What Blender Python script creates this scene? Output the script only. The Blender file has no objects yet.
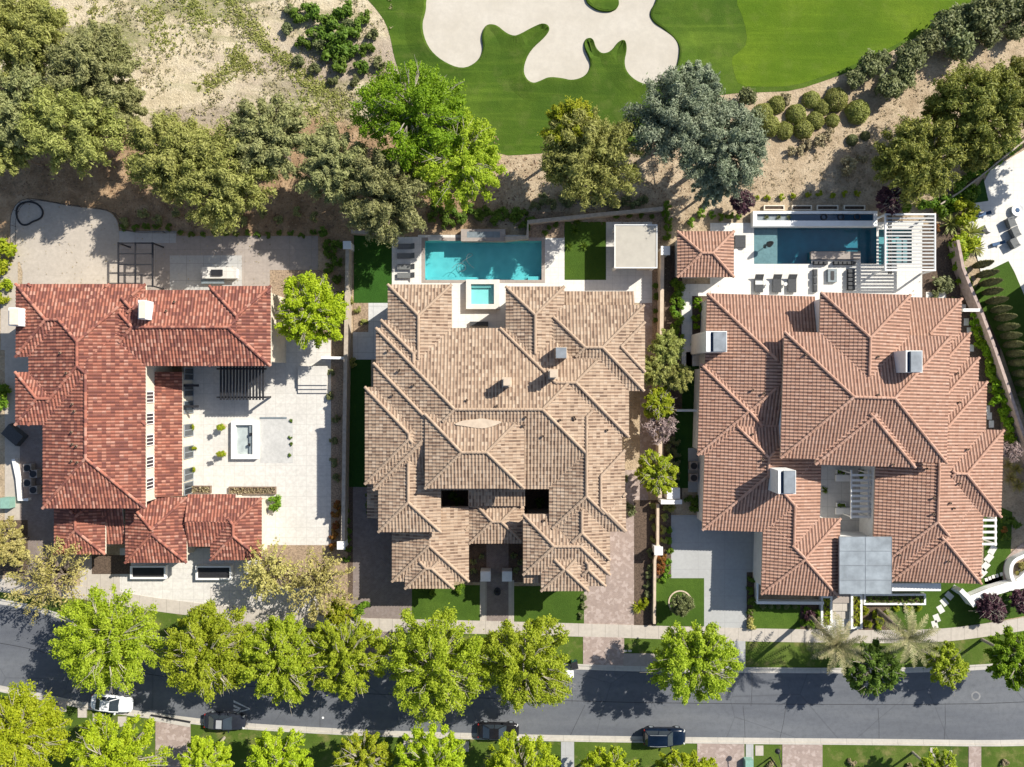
import bpy, math, random
import numpy as np
R = math.radians
H = 83.0; F = 711.1
scn = bpy.context.scene
COL = scn.collection
rng = np.random.default_rng(7)
random.seed(5)

def P(px, py, z=0.0):
    """pixel of the aerial survey at height z -> metres east / north"""
    k = (H - z) / F
    return ((px - 512) * k, (383.5 - py) * k)
def M(d, z=0.0):
    return d * (H - z) / F

# ------------------------------------------------------------------ materials
class NT:
    def __init__(s, name):
        s.m = bpy.data.materials.new(name); s.m.use_nodes = True
        s.t = s.m.node_tree; s.n = s.t.nodes; s.n.clear()
        s.out = s.n.new('ShaderNodeOutputMaterial')
        s.tc = None
    def l(s, a, b): s.t.links.new(a, b)
    def new(s, ty, **kw):
        n = s.n.new('ShaderNode' + ty)
        for k, v in kw.items(): setattr(n, k, v)
        return n
    def obj(s):
        if not s.tc: s.tc = s.new('TexCoord')
        return s.tc.outputs['Object']
    def mapped(s, scale=(1, 1, 1), rot=(0, 0, 0)):
        mp = s.new('Mapping'); mp.inputs['Scale'].default_value = scale; mp.inputs['Rotation'].default_value = rot
        s.l(s.obj(), mp.inputs['Vector']); return mp.outputs['Vector']
    def noise(s, scale, detail=4, rough=.6, vec=None, dist=0):
        n = s.new('TexNoise'); n.inputs['Scale'].default_value = scale; n.inputs['Detail'].default_value = detail
        n.inputs['Roughness'].default_value = rough; n.inputs['Distortion'].default_value = dist
        s.l(vec if vec is not None else s.obj(), n.inputs['Vector']); return n.outputs['Fac']
    def ramp(s, fac, stops, const=False):
        r = s.new('ValToRGB'); e = r.color_ramp.elements
        if const: r.color_ramp.interpolation = 'CONSTANT'
        while len(e) < len(stops): e.new(.5)
        for i, (p, c) in enumerate(stops):
            e[i].position = p; e[i].color = (c, c, c, 1) if isinstance(c, (int, float)) else (*c, 1)
        s.l(fac, r.inputs['Fac']); return r.outputs['Color']
    def math(s, op, a, b=None, c=None, clamp=False):
        m = s.new('Math', operation=op); m.use_clamp = clamp
        for i, v in enumerate((a, b, c)):
            if v is None: continue
            if isinstance(v, (int, float)): m.inputs[i].default_value = v
            else: s.l(v, m.inputs[i])
        return m.outputs[0]
    def mix(s, fac, a, b, mode='MIX'):
        m = s.new('Mix', data_type='RGBA', blend_type=mode)
        for sock, v in ((m.inputs[0], fac), (m.inputs[6], a), (m.inputs[7], b)):
            if isinstance(v, (int, float)): sock.default_value = v if sock == m.inputs[0] else (v, v, v, 1)
            elif isinstance(v, tuple): sock.default_value = (*v, 1)
            else: s.l(v, sock)
        return m.outputs[2]
    def xyz(s):
        x = s.new('SeparateXYZ'); s.l(s.obj(), x.inputs[0]); return x.outputs
    def done(s, col, rough=.85, bump=None, bstr=.3, bdist=.05, metal=0, spec=.3, coat=0):
        p = s.new('BsdfPrincipled')
        if isinstance(col, tuple): p.inputs['Base Color'].default_value = (*col, 1)
        else: s.l(col, p.inputs['Base Color'])
        if isinstance(rough, (int, float)): p.inputs['Roughness'].default_value = rough
        else: s.l(rough, p.inputs['Roughness'])
        p.inputs['Metallic'].default_value = metal; p.inputs['Specular IOR Level'].default_value = spec
        p.inputs['Coat Weight'].default_value = coat
        if bump is not None:
            b = s.new('Bump'); b.inputs['Strength'].default_value = bstr; b.inputs['Distance'].default_value = bdist
            s.l(bump, b.inputs['Height']); s.l(b.outputs['Normal'], p.inputs['Normal'])
        s.l(p.outputs[0], s.out.inputs['Surface'])
        return s.m

def plain(name, col, rough=.7, var=.12, scale=3.0, metal=0, spec=.3, bump=0, coat=0):
    t = NT(name)
    n = t.noise(scale, 5)
    lo = tuple(c * (1 - var * 1.5) for c in col); hi = tuple(min(1, c * (1 + var)) for c in col)
    c = t.ramp(n, [(.3, lo), (.7, hi)])
    return t.done(c, rough, n if bump else None, bump, .03, metal, spec, coat)

def grass_mat(name, a, b, c, stripe=None, wear=0.0, dry=(.2, .17, .06)):
    t = NT(name)
    n1 = t.noise(.12, 4); n2 = t.noise(1.3, 5, .7); n3 = t.noise(9, 4, .75)
    col = t.ramp(n1, [(.3, a), (.5, b), (.72, c)])
    col = t.mix(t.ramp(n2, [(.35, 0.0), (.65, .5)]), col, tuple(x * .72 for x in b))
    if stripe:
        v = t.mapped((1, 1, 1), (0, 0, stripe[0]))
        vs = t.mapped((.12, 1.6, 1), (0, 0, stripe[0]))
        col = t.mix(t.ramp(t.noise(.5, 5, .65, vs, .8), [(.48, 0.0), (.8, stripe[2] * 2)]), col, tuple(x * 1.45 for x in c))
        col = t.mix(t.ramp(t.noise(.06, 4, .6, None, .5), [(.42, .55), (.6, 0.0)]), col, tuple(x * .8 for x in a))
    if wear:
        n4 = t.noise(.45, 5, .65)
        col = t.mix(t.ramp(n4, [(.52, 0.0), (.72, wear)]), col, dry)
    col = t.mix(t.ramp(n3, [(.3, .45), (.7, 0.0)]), col, tuple(x * .45 for x in a))
    return t.done(col, .9, t.math('ADD', n3, n2), .8, .06, spec=.1)

def concrete_mat(name, col, joint=None, var=.14, stain=.25, rough=.85, jointcol=.55):
    t = NT(name)
    n1 = t.noise(.35, 5, .65); n2 = t.noise(2.5, 6, .7); n3 = t.noise(22, 3)
    c = t.ramp(n2, [(.3, tuple(x * (1 - var) for x in col)), (.7, tuple(min(.9, x * (1 + var * .5)) for x in col))])
    c = t.mix(t.ramp(n1, [(.42, 0.0), (.7, stain)]), c, tuple(x * .62 for x in col))
    if joint:
        x, y, z = t.xyz()
        def line(v, per, w):
            f = t.math('FRACT', t.math('DIVIDE', v, per)); return t.math('LESS_THAN', f, w / per)
        j = line(x, joint[0], .035)
        if joint[1]: j = t.math('MAXIMUM', j, line(y, joint[1], .035))
        c = t.mix(j, c, tuple(q * jointcol for q in col))
    return t.done(c, rough, n3, .15, .01, spec=.25)

def paver_mat(name, cols, sc=1.0, mortar=(.25, .2, .17)):
    t = NT(name)
    b = t.new('TexBrick'); b.inputs['Scale'].default_value = 2.2 / sc
    b.inputs['Mortar Size'].default_value = .03; b.inputs['Mortar'].default_value = (*mortar, 1)
    b.inputs['Color1'].default_value = (*cols[0], 1); b.inputs['Color2'].default_value = (*cols[1], 1)
    t.l(t.obj(), b.inputs['Vector'])
    n = t.noise(1.2, 5, .7)
    vo = t.new('TexVoronoi'); vo.inputs['Scale'].default_value = 3.2; t.l(t.obj(), vo.inputs['Vector'])
    sp = t.new('SeparateColor'); t.l(vo.outputs['Color'], sp.inputs[0])
    c = t.mix(t.ramp(sp.outputs[0], [(.55, 0.0), (.9, .7)]), b.outputs['Color'], cols[2])
    c = t.mix(t.ramp(n, [(.4, 0.0), (.7, .35)]), c, tuple(x * .6 for x in cols[0]))
    return t.done(c, .88, b.outputs['Fac'], .3, .02, spec=.2)

def leaf_mat(name, cols, trans=.35, hue=.12, rough=.55):
    """cols: dark, mid, light leaf colours, mixed leaf by leaf"""
    t = NT(name)
    g = t.new('NewGeometry'); oi = t.new('ObjectInfo')
    c = t.ramp(g.outputs['Random Per Island'], [(.0, cols[0]), (.5, cols[1]), (1., cols[2])])
    n = t.noise(.55, 2)
    c = t.mix(t.ramp(n, [(.4, 0.0), (.65, .55)]), c, cols[2])
    hs = t.new('HueSaturation'); t.l(c, hs.inputs['Color'])
    t.l(t.math('ADD', .5 - hue * .08, t.math('MULTIPLY', oi.outputs['Random'], hue * .16)), hs.inputs['Hue'])
    t.l(t.math('ADD', 1 - hue, t.math('MULTIPLY', oi.outputs['Random'], 2 * hue)), hs.inputs['Value'])
    p = t.new('BsdfPrincipled'); p.inputs['Roughness'].default_value = rough; p.inputs['Specular IOR Level'].default_value = .25
    t.l(hs.outputs[0], p.inputs['Base Color'])
    tr = t.new('BsdfTranslucent'); t.l(hs.outputs[0], tr.inputs['Color'])
    mx = t.new('MixShader'); mx.inputs[0].default_value = trans
    t.l(p.outputs[0], mx.inputs[1]); t.l(tr.outputs[0], mx.inputs[2]); t.l(mx.outputs[0], t.out.inputs['Surface'])
    return t.m

def tile_mat(name, stops, dark=None, dirt_shade=.25, dots=None, crest=None):
    """one colour per roof tile from its column / course number"""
    t = NT(name)
    uv = t.new('UVMap', uv_map='tile')
    fl = t.new('VectorMath', operation='FLOOR'); t.l(uv.outputs[0], fl.inputs[0])
    wn = t.new('TexWhiteNoise', noise_dimensions='2D'); t.l(fl.outputs[0], wn.inputs['Vector'])
    c = t.ramp(wn.outputs['Value'], stops, True)
    sx = t.new('SeparateXYZ'); t.l(uv.outputs[0], sx.inputs[0]); fu_ = t.math('FRACT', sx.outputs[0])
    fu = t.math('FRACT', sx.outputs[0]); fv = t.math('FRACT', sx.outputs[1])
    if crest:
        n5 = t.noise(.9, 4)
        cc = t.ramp(n5, [(.3, tuple(q * .88 for q in crest)), (.7, crest)])
        k = t.math('MULTIPLY', t.math('GREATER_THAN', fu_, .06), t.math('LESS_THAN', fu_, .44)); c = t.mix(t.math('MULTIPLY', k, .85), c, cc)
    # pans carry painted shadow along with grime; the lower lips are darker
    c = t.mix(t.math('MULTIPLY', t.math('GREATER_THAN', fu, .6), dirt_shade), c, tuple(x * .3 for x in stops[0][1]))
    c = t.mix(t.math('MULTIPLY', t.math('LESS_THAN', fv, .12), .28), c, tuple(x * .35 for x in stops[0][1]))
    if dots:
        f0 = t.new('SeparateXYZ'); t.l(fl.outputs[0], f0.inputs[0])
        a = t.math('MODULO', t.math('ADD', f0.outputs[0], t.math('MULTIPLY', t.math('FLOOR', t.math('DIVIDE', f0.outputs[1], 3)), 1)), 3)
        q = t.math('MULTIPLY', t.math('LESS_THAN', t.math('ABSOLUTE', a), .5), t.math('LESS_THAN', t.math('ABSOLUTE', t.math('MODULO', f0.outputs[1], 3)), .5))
        q = t.math('MULTIPLY', q, t.math('GREATER_THAN', fu, .5))
        c = t.mix(t.math('MULTIPLY', q, .8), c, dots)
    n = t.noise(.25, 5, .7)
    c = t.mix(t.ramp(n, [(.35, 0.0), (.75, .3)]), c, tuple(x * .55 for x in stops[0][1]))
    mp_ = t.new('Mapping'); mp_.inputs['Scale'].default_value = (.55, .07, 1); t.l(uv.outputs[0], mp_.inputs['Vector'])
    c = t.mix(t.ramp(t.noise(1.0, 4, .6, mp_.outputs[0]), [(.45, 0.0), (.75, .22)]), c, tuple(x * .5 for x in stops[0][1]))
    n2 = t.noise(14, 4, .7)
    c = t.mix(t.ramp(n2, [(.35, .25), (.6, 0.0)]), c, tuple(x * .5 for x in stops[0][1]))
    return t.done(c, .82, n2, .2, .01, spec=.2)

def water_mat(name, tint, gloss=.06):
    t = NT(name)
    tr = t.new('BsdfTransparent'); tr.inputs['Color'].default_value = (*tint, 1)
    gl = t.new('BsdfGlossy'); gl.inputs['Roughness'].default_value = .06
    b = t.new('Bump'); b.inputs['Strength'].default_value = .25; b.inputs['Distance'].default_value = .08
    t.l(t.noise(1.8, 3), b.inputs['Height']); t.l(b.outputs[0], gl.inputs['Normal'])
    mx = t.new('MixShader'); mx.inputs[0].default_value = .05; t.l(tr.outputs[0], mx.inputs[1]); t.l(gl.outputs[0], mx.inputs[2])
    t.l(mx.outputs[0], t.out.inputs['Surface'])
    return t.m

def pool_mat(name, a, b):
    t = NT(name)
    v = t.new('TexVoronoi', feature='SMOOTH_F1'); v.inputs['Scale'].default_value = 1.6
    nz = t.new('TexNoise'); nz.inputs['Scale'].default_value = 1.1; t.l(t.obj(), nz.inputs['Vector'])
    t.l(t.mix(.25, t.obj(), nz.outputs['Color']), v.inputs['Vector'])
    n = t.noise(.5, 3)
    c = t.ramp(n, [(.3, a), (.7, b)])
    c = t.mix(t.ramp(v.outputs['Distance'], [(.3, 0.0), (.75, .28)]), c, tuple(min(1, x * 1.3) for x in b))  # lighter cell edges paint sun caustics into the plaster colour
    return t.done(c, .6)

# ------------------------------------------------------------------ mesh builder
ORG = {}
class MB:
    def __init__(s): s.v = []; s.f = []
    def add(s, vs, fs):
        o = len(s.v); s.v += [tuple(map(float, q)) for q in vs]; s.f += [tuple(o + i for i in f) for f in fs]; return s
    def box(s, x0, x1, y0, y1, z0, z1, taper=0):
        x0, x1 = min(x0, x1), max(x0, x1); y0, y1 = min(y0, y1), max(y0, y1); t = taper
        return s.add([(x0, y0, z0), (x1, y0, z0), (x1, y1, z0), (x0, y1, z0), (x0 + t, y0 + t, z1), (x1 - t, y0 + t, z1), (x1 - t, y1 - t, z1), (x0 + t, y1 - t, z1)],
                     [(3, 2, 1, 0), (4, 5, 6, 7), (0, 1, 5, 4), (1, 2, 6, 5), (2, 3, 7, 6), (3, 0, 4, 7)])
    def obox(s, cx, cy, hx, hy, z0, z1, a=0, taper=0):
        c, n = math.cos(a), math.sin(a); vs = []
        for z, t in ((z0, 0), (z1, taper)):
            for sx, sy in ((-1, -1), (1, -1), (1, 1), (-1, 1)):
                x, y = sx * (hx - t), sy * (hy - t); vs.append((cx + x * c - y * n, cy + x * n + y * c, z))
        return s.add(vs, [(3, 2, 1, 0), (4, 5, 6, 7), (0, 1, 5, 4), (1, 2, 6, 5), (2, 3, 7, 6), (3, 0, 4, 7)])
    def pbox(s, x0, y0, x1, y1, z0, z1, zp=None):
        """box whose outline is read at height zp (its top)"""
        zp = z1 if zp is None else zp
        a = P(x0, y0, zp); b = P(x1, y1, zp); return s.box(a[0], b[0], a[1], b[1], z0, z1)
    def prism(s, pts, z0, z1):
        n = len(pts)
        ar = sum(pts[i][0] * pts[(i + 1) % n][1] - pts[(i + 1) % n][0] * pts[i][1] for i in range(n))
        if ar < 0: pts = pts[::-1]
        vs = [(x, y, z0) for x, y in pts] + [(x, y, z1) for x, y in pts]
        fs = [tuple(range(n, 2 * n))] + [(i, (i + 1) % n, n + (i + 1) % n, n + i) for i in range(n)]
        return s.add(vs, fs)
    def poly(s, pts, z):
        n = len(pts)
        ar = sum(pts[i][0] * pts[(i + 1) % n][1] - pts[(i + 1) % n][0] * pts[i][1] for i in range(n))
        if ar < 0: pts = pts[::-1]
        return s.add([(x, y, z) for x, y in pts], [tuple(range(n))])
    def cyl(s, x, y, z0, z1, r0, r1=None, n=12, cap=True):
        r1 = r0 if r1 is None else r1; vs = []
        for z, r in ((z0, r0), (z1, r1)):
            for i in range(n): a = 2 * math.pi * i / n; vs.append((x + r * math.cos(a), y + r * math.sin(a), z))
        fs = [(i, (i + 1) % n, n + (i + 1) % n, n + i) for i in range(n)]
        if cap: fs += [tuple(range(n))[::-1], tuple(range(n, 2 * n))]
        return s.add(vs, fs)
    def lathe(s, x, y, prof, n=14):
        for (r0, z0), (r1, z1) in zip(prof, prof[1:]): s.cyl(x, y, z0, z1, r0, r1, n, False)
        return s
    def tube(s, pts, radii, n=6):
        rings = []; pts = [np.array(p, float) for p in pts]
        for i, p in enumerate(pts):
            d = pts[min(i + 1, len(pts) - 1)] - pts[max(i - 1, 0)]; d = d / (np.linalg.norm(d) + 1e-9)
            u = np.cross(d, (0, 0, 1) if abs(d[2]) < .9 else (1, 0, 0)); u /= np.linalg.norm(u); w = np.cross(d, u)
            r = radii[i] if hasattr(radii, '__len__') else radii
            rings.append([p + r * (math.cos(2 * math.pi * k / n) * u + math.sin(2 * math.pi * k / n) * w) for k in range(n)])
        vs = [q for rr in rings for q in rr]
        fs = [(a * n + k, a * n + (k + 1) % n, (a + 1) * n + (k + 1) % n, (a + 1) * n + k) for a in range(len(rings) - 1) for k in range(n)]
        fs += [tuple(range(n))[::-1], tuple((len(rings) - 1) * n + k for k in range(n))]
        return s.add(vs, fs)
    def band(s, pts, wl, wr, z0, z1):
        """solid strip along a polyline, wl to its left, wr to its right"""
        L, Rr = offset(pts, wl), offset(pts, -wr); n = len(pts)
        vs = [(*p, z0) for p in L] + [(*p, z0) for p in Rr] + [(*p, z1) for p in L] + [(*p, z1) for p in Rr]
        fs = []
        for i in range(n - 1):
            fs += [(2 * n + i, 3 * n + i, 3 * n + i + 1, 2 * n + i + 1), (i, 2 * n + i, 2 * n + i + 1, i + 1), (n + i, n + i + 1, 3 * n + i + 1, 3 * n + i)]
        fs += [(0, n, 3 * n, 2 * n), (n - 1, 3 * n - 1, 4 * n - 1, 2 * n - 1)]
        return s.add(vs, fs)
    def build(s, name, mat, parent=None, smooth=False):
        o = ORG.get(parent.name, (0, 0, 0)) if parent else (0, 0, 0)
        me = bpy.data.meshes.new(name)
        me.from_pydata([(x - o[0], y - o[1], z - o[2]) for x, y, z in s.v], [], s.f)
        me.materials.append(mat)
        if smooth: me.polygons.foreach_set('use_smooth', [True] * len(me.polygons))
        me.update()
        ob = bpy.data.objects.new(name, me); COL.objects.link(ob)
        if parent: ob.parent = parent; ORG[ob.name] = o
        return ob

def offset(pts, d):
    out = []; n = len(pts)
    for i in range(n):
        a = pts[max(i - 1, 0)]; b = pts[min(i + 1, n - 1)]
        dx, dy = b[0] - a[0], b[1] - a[1]; l = math.hypot(dx, dy) or 1
        out.append((pts[i][0] - dy / l * d, pts[i][1] + dx / l * d))
    return out

def npmesh(name, V, Fq, mat, parent=None, uv=None, local=True):
    V = np.asarray(V, np.float32); Fq = np.asarray(Fq, np.int32)
    if parent is not None and not local: V = V - np.array(ORG[parent.name], np.float32)
    me = bpy.data.meshes.new(name); k = Fq.shape[1]
    me.vertices.add(len(V)); me.vertices.foreach_set('co', V.ravel())
    me.loops.add(Fq.size); me.loops.foreach_set('vertex_index', Fq.ravel())
    me.polygons.add(len(Fq)); me.polygons.foreach_set('loop_start', np.arange(0, Fq.size, k, dtype=np.int32))
    if uv is not None:
        l = me.uv_layers.new(name='tile'); l.data.foreach_set('uv', np.asarray(uv, np.float32)[Fq.ravel()].ravel())
    me.polygons.foreach_set('use_smooth', np.zeros(len(Fq), bool)); me.materials.append(mat); me.update(calc_edges=True); me.validate()
    if mat and parent is None: pass
    ob = bpy.data.objects.new(name, me); COL.objects.link(ob)
    if parent is not None: ob.parent = parent; ORG[ob.name] = ORG.get(parent.name, (0, 0, 0))
    return ob

def tag(o, label, cat, group=None):
    o['label'] = label; o['category'] = cat
    if group: o['group'] = group
    return o
def thing(name, label, cat, loc, group=None):
    o = bpy.data.objects.new(name, None); COL.objects.link(o); o.empty_display_size = .3
    o.location = loc; ORG[o.name] = tuple(loc); return tag(o, label, cat, group)
def struct(o, kind='structure'): o['kind'] = kind; return o
def copy_tree(o, parent=None):
    c = o.copy(); COL.objects.link(c)
    if parent: c.parent = parent
    for ch in list(o.children): copy_tree(ch, c)
    return c
ORD = ['first', 'second', 'third', 'fourth', 'fifth', 'sixth', 'seventh', 'eighth', 'ninth', 'tenth', 'eleventh', 'twelfth', 'thirteenth', 'fourteenth', 'fifteenth', 'sixteenth']
def ordw(i, n, side='left'):
    other = {'left': 'right', 'top': 'bottom'}[side]
    if i == 0: return {'left': 'leftmost', 'top': 'topmost'}[side]
    if i == n - 1: return {'left': 'rightmost', 'top': 'lowest'}[side]
    if i < n / 2: return ORD[i] + ' from ' + side
    return ORD[n - 1 - i] + ' from ' + other

SHEETN = [0]
def nz(z): SHEETN[0] += 1; return z + .0009 * SHEETN[0]
def sheet(name, mat, polys, z, kind='structure', thick=0.0):
    """flat ground sheet from pixel outlines"""
    b = MB(); z = nz(z)
    for p in polys:
        pts = [P(x, y, 0) for x, y in p]
        if thick: b.prism(pts, 0.002, z)
        else: b.poly(pts, z)
    return struct(b.build(name, mat), kind)
def rect(x0, y0, x1, y1): return [(x0, y0), (x1, y0), (x1, y1), (x0, y1)]
def rsheet(name, mat, rects, z, holes=(), big=False):
    """sheet made of pixel rectangles with rectangular openings left in it"""
    xs = sorted({v for r in list(rects) + list(holes) for v in (r[0], r[2])}); ys = sorted({v for r in list(rects) + list(holes) for v in (r[1], r[3])})
    b = MB(); z = nz(z) if z else z
    for i in range(len(xs) - 1):
        for j in range(len(ys) - 1):
            cx, cy = (xs[i] + xs[i + 1]) / 2, (ys[j] + ys[j + 1]) / 2
            if any(r[0] < cx < r[2] and r[1] < cy < r[3] for r in rects) and not any(r[0] < cx < r[2] and r[1] < cy < r[3] for r in holes):
                b.poly([P(xs[i], ys[j]), P(xs[i + 1], ys[j]), P(xs[i + 1], ys[j + 1]), P(xs[i], ys[j + 1])], z)
    return struct(b.build(name, mat))
def smoothpoly(pts, it=2, closed=True):
    for _ in range(it):
        out = []; n = len(pts)
        for i in range(n if closed else n - 1):
            a, b = pts[i], pts[(i + 1) % n]
            out += [(a[0] * .75 + b[0] * .25, a[1] * .75 + b[1] * .25), (a[0] * .25 + b[0] * .75, a[1] * .25 + b[1] * .75)]
        if not closed: out = [pts[0]] + out + [pts[-1]]
        pts = out
    return pts
# ------------------------------------------------------------------ palette
asphalt = NT('asphalt')
_n1 = asphalt.noise(.18, 5, .6, asphalt.mapped((.25, 1.6, 1))); _n2 = asphalt.noise(1.6, 6, .7); _n3 = asphalt.noise(40, 3, .8)
_c = asphalt.ramp(_n1, [(.3, (.095, .102, .118)), (.5, (.128, .136, .15)), (.72, (.165, .172, .182))])
_c = asphalt.mix(asphalt.ramp(_n2, [(.45, 0.0), (.75, .4)]), _c, (.066, .069, .076))
_c = asphalt.mix(asphalt.ramp(_n3, [(.35, .3), (.65, 0.0)]), _c, (.03, .03, .034))
_c = asphalt.mix(asphalt.ramp(asphalt.noise(.55, 5, .7), [(.6, 0.0), (.72, .35)]), _c, (.07, .074, .084))
_v = asphalt.new('TexVoronoi', feature='DISTANCE_TO_EDGE'); _v.inputs['Scale'].default_value = .09; asphalt.l(asphalt.mix(.12, asphalt.obj(), asphalt.new('TexNoise').outputs['Color']), _v.inputs['Vector'])
_c = asphalt.mix(asphalt.ramp(_v.outputs['Distance'], [(.0, .4), (.005, 0.0)]), _c, (.045, .047, .053))
asphalt = asphalt.done(_c, .9, _n3, .3, .01, spec=.2)
kerb_m = concrete_mat('kerb_concrete', (.45, .42, .37), (3.0, None), stain=.3)
walk_m = concrete_mat('sidewalk_concrete', (.44, .395, .34), (1.55, None), stain=.3, jointcol=.5)
white_deck = concrete_mat('white_travertine', (.62, .6, .555), (.9, .9), var=.12, stain=.25, jointcol=.76)
court_stone = concrete_mat('courtyard_stone', (.56, .535, .49), (1.2, 1.2), var=.18, stain=.32, jointcol=.72)
grey_slab = concrete_mat('grey_concrete', (.33, .285, .25), (2.6, 2.6), var=.15, stain=.35, jointcol=.7)
beige_slab = concrete_mat('beige_concrete', (.42, .37, .31), (4.2, 4.2), var=.14, stain=.3, jointcol=.85)
drive_slab = concrete_mat('driveway_concrete', (.36, .36, .35), (3.1, 3.1), var=.1, stain=.2, jointcol=.75)
paver_pink = paver_mat('pink_pavers', ((.36, .28, .24), (.3, .23, .2), (.45, .37, .33)))
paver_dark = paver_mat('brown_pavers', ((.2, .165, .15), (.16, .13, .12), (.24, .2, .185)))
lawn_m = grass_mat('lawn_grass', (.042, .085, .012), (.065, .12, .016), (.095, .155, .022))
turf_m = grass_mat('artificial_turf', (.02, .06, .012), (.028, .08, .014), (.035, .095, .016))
park_m = grass_mat('parkway_grass', (.05, .09, .014), (.085, .135, .02), (.13, .17, .035), wear=.85, dry=(.26, .22, .09))
rough_m = grass_mat('golf_rough_grass', (.04, .085, .01), (.075, .135, .013), (.12, .18, .02), stripe=(-.15, .3, .3), wear=.6, dry=(.12, .15, .035))
fair_m = grass_mat('fairway_grass', (.075, .145, .008), (.105, .175, .01), (.14, .205, .015), stripe=(.3, .16, .3), wear=.3, dry=(.16, .2, .04))
bed_m = plain('planting_bed_gravel', (.3, .22, .15), .95, .35, 6, bump=.6)
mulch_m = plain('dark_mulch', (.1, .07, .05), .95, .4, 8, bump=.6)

sand = NT('bunker_sand')
_n = sand.noise(1.2, 4); _w = sand.new('TexWave', wave_type='RINGS'); _w.inputs['Scale'].default_value = .8; _w.inputs['Distortion'].default_value = 14; _w.inputs['Detail'].default_value = 3; _w.inputs['Detail Scale'].default_value = .12
sand.l(sand.mapped((1, 1, .02)), _w.inputs['Vector'])
_c = sand.ramp(sand.noise(.22, 4), [(.3, (.43, .39, .325)), (.7, (.5, .46, .395))])
_c = sand.mix(sand.ramp(sand.noise(1.4, 6, .75), [(.4, .3), (.6, 0.0)]), _c, (.36, .33, .285))
sand = sand.done(_c, .95, _n, .25, .05, spec=.1)

# desert ground: pinkish soil, reddish mulch under the trees, pale sandy hillside in the upper left
g = NT('desert_soil')
x, y, z = g.xyz()
nl = g.noise(.05, 5, .65); nm = g.noise(.5, 6, .7); nf = g.noise(5, 5, .75); nd = g.noise(.16, 5, .7, g.mapped((1, 1, 1), (0, 0, .7)))
soil = g.ramp(nm, [(.3, (.29, .215, .135)), (.5, (.43, .335, .225)), (.72, (.54, .44, .31))])
mul = g.ramp(nm, [(.3, (.2, .125, .07)), (.55, (.38, .255, .15)), (.75, (.5, .37, .24))])
pale = g.ramp(nm, [(.28, (.42, .345, .22)), (.5, (.56, .475, .33)), (.72, (.64, .56, .415))])
mask_m = g.math('MULTIPLY', g.math('MULTIPLY', g.math('SUBTRACT', g.math('ADD', y, g.math('MULTIPLY', nl, 10)), 20), .3, clamp=True), g.math('MULTIPLY', g.math('SUBTRACT', 5.0, g.math('ADD', x, g.math('MULTIPLY', nl, 10))), .2, clamp=True))
soil = g.mix(mask_m, soil, mul)
mask_p = g.math('MULTIPLY', g.math('MULTIPLY', g.math('SUBTRACT', g.math('ADD', y, g.math('MULTIPLY', nl, 14)), 35.5), .35, clamp=True), g.math('MULTIPLY', g.math('SUBTRACT', -8.0, x), .3, clamp=True))
soil = g.mix(mask_p, soil, pale)
# dry grass and weeds growing in streaks on the pale slope, with bare pinkish streaks between
vr = g.mapped((.5, 1.6, 1), (0, 0, .75))
grs = g.ramp(g.noise(.14, 6, .7, vr, .6), [(.5, 0.0), (.62, .85)])
grs = g.math('MULTIPLY', g.math('MULTIPLY', grs, mask_p), g.ramp(nf, [(.35, .3), (.55, 1.0)]))
soil = g.mix(grs, soil, (.15, .165, .045))
pk = g.math('MULTIPLY', g.ramp(g.noise(.09, 4, .6, vr), [(.5, 0.0), (.6, .6)]), mask_p)
soil = g.mix(pk, soil, (.3, .235, .2))
vo = g.new('TexVoronoi'); vo.inputs['Scale'].default_value = 1.5; g.l(g.obj(), vo.inputs['Vector'])
spk = g.math('MULTIPLY', g.ramp(vo.outputs['Distance'], [(.16, .6), (.3, 0.0)]), g.ramp(nd, [(.42, 0.0), (.55, .8)]))
soil = g.mix(spk, soil, (.14, .125, .07))
soil = g.mix(g.ramp(nf, [(.34, .45), (.55, 0.0)]), soil, (.1, .075, .05))
soil_m = g.done(soil, .95, g.math('ADD', nf, g.math('MULTIPLY', nm, 2.0)), .9, .12, spec=.1)

stucco = plain('cream_stucco', (.62, .55, .44), .9, .08, 2, bump=.2)
stucco_w = plain('white_stucco', (.7, .69, .66), .9, .06, 2, bump=.15)
stucco_t = plain('tan_stucco', (.5, .4, .3), .9, .1, 2, bump=.2)
wallcap = plain('tan_wall_block', (.4, .34, .27), .9, .15, 2.5, bump=.2)
white_p = plain('white_paint', (.74, .73, .7), .5, .04, 2)
grey_metal = plain('zinc_sheet', (.27, .3, .32), .55, .18, .8, metal=.3)
lid_metal = plain('galvanised_lid', (.2, .22, .24), .6, .18, 1.0, metal=.1)
black_metal = plain('black_steel', (.022, .022, .025), .5, .2, 3)
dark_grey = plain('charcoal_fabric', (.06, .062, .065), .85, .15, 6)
mid_grey = plain('grey_fabric', (.14, .145, .145), .9, .12, 6)
light_fab = plain('pale_fabric', (.55, .55, .53), .9, .05, 6)
glass_m = plain('dark_glass', (.03, .04, .05), .12, .2, .5, spec=.8)
wood_m = plain('weathered_wood', (.2, .14, .1), .8, .3, 4)
bark = plain('grey_bark', (.2, .16, .125), .95, .35, 5, bump=.6)
bark_pale = plain('pale_bark', (.34, .3, .24), .95, .25, 5, bump=.5)
stone_top = plain('pale_coping', (.58, .55, .5), .8, .08, 2)
blue_m = plain('blue_canvas', (.04, .09, .18), .7, .15, 4)
teal_p = plain('green_plastic', (.02, .09, .075), .5, .1, 4)
util_g = plain('utility_green', (.2, .34, .28), .6, .1, 3)
rock_m = plain('pale_rock', (.42, .37, .3), .95, .25, 4, bump=.5)
paint_w = plain('road_paint', (.6, .6, .58), .8, .3, 6)

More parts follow.
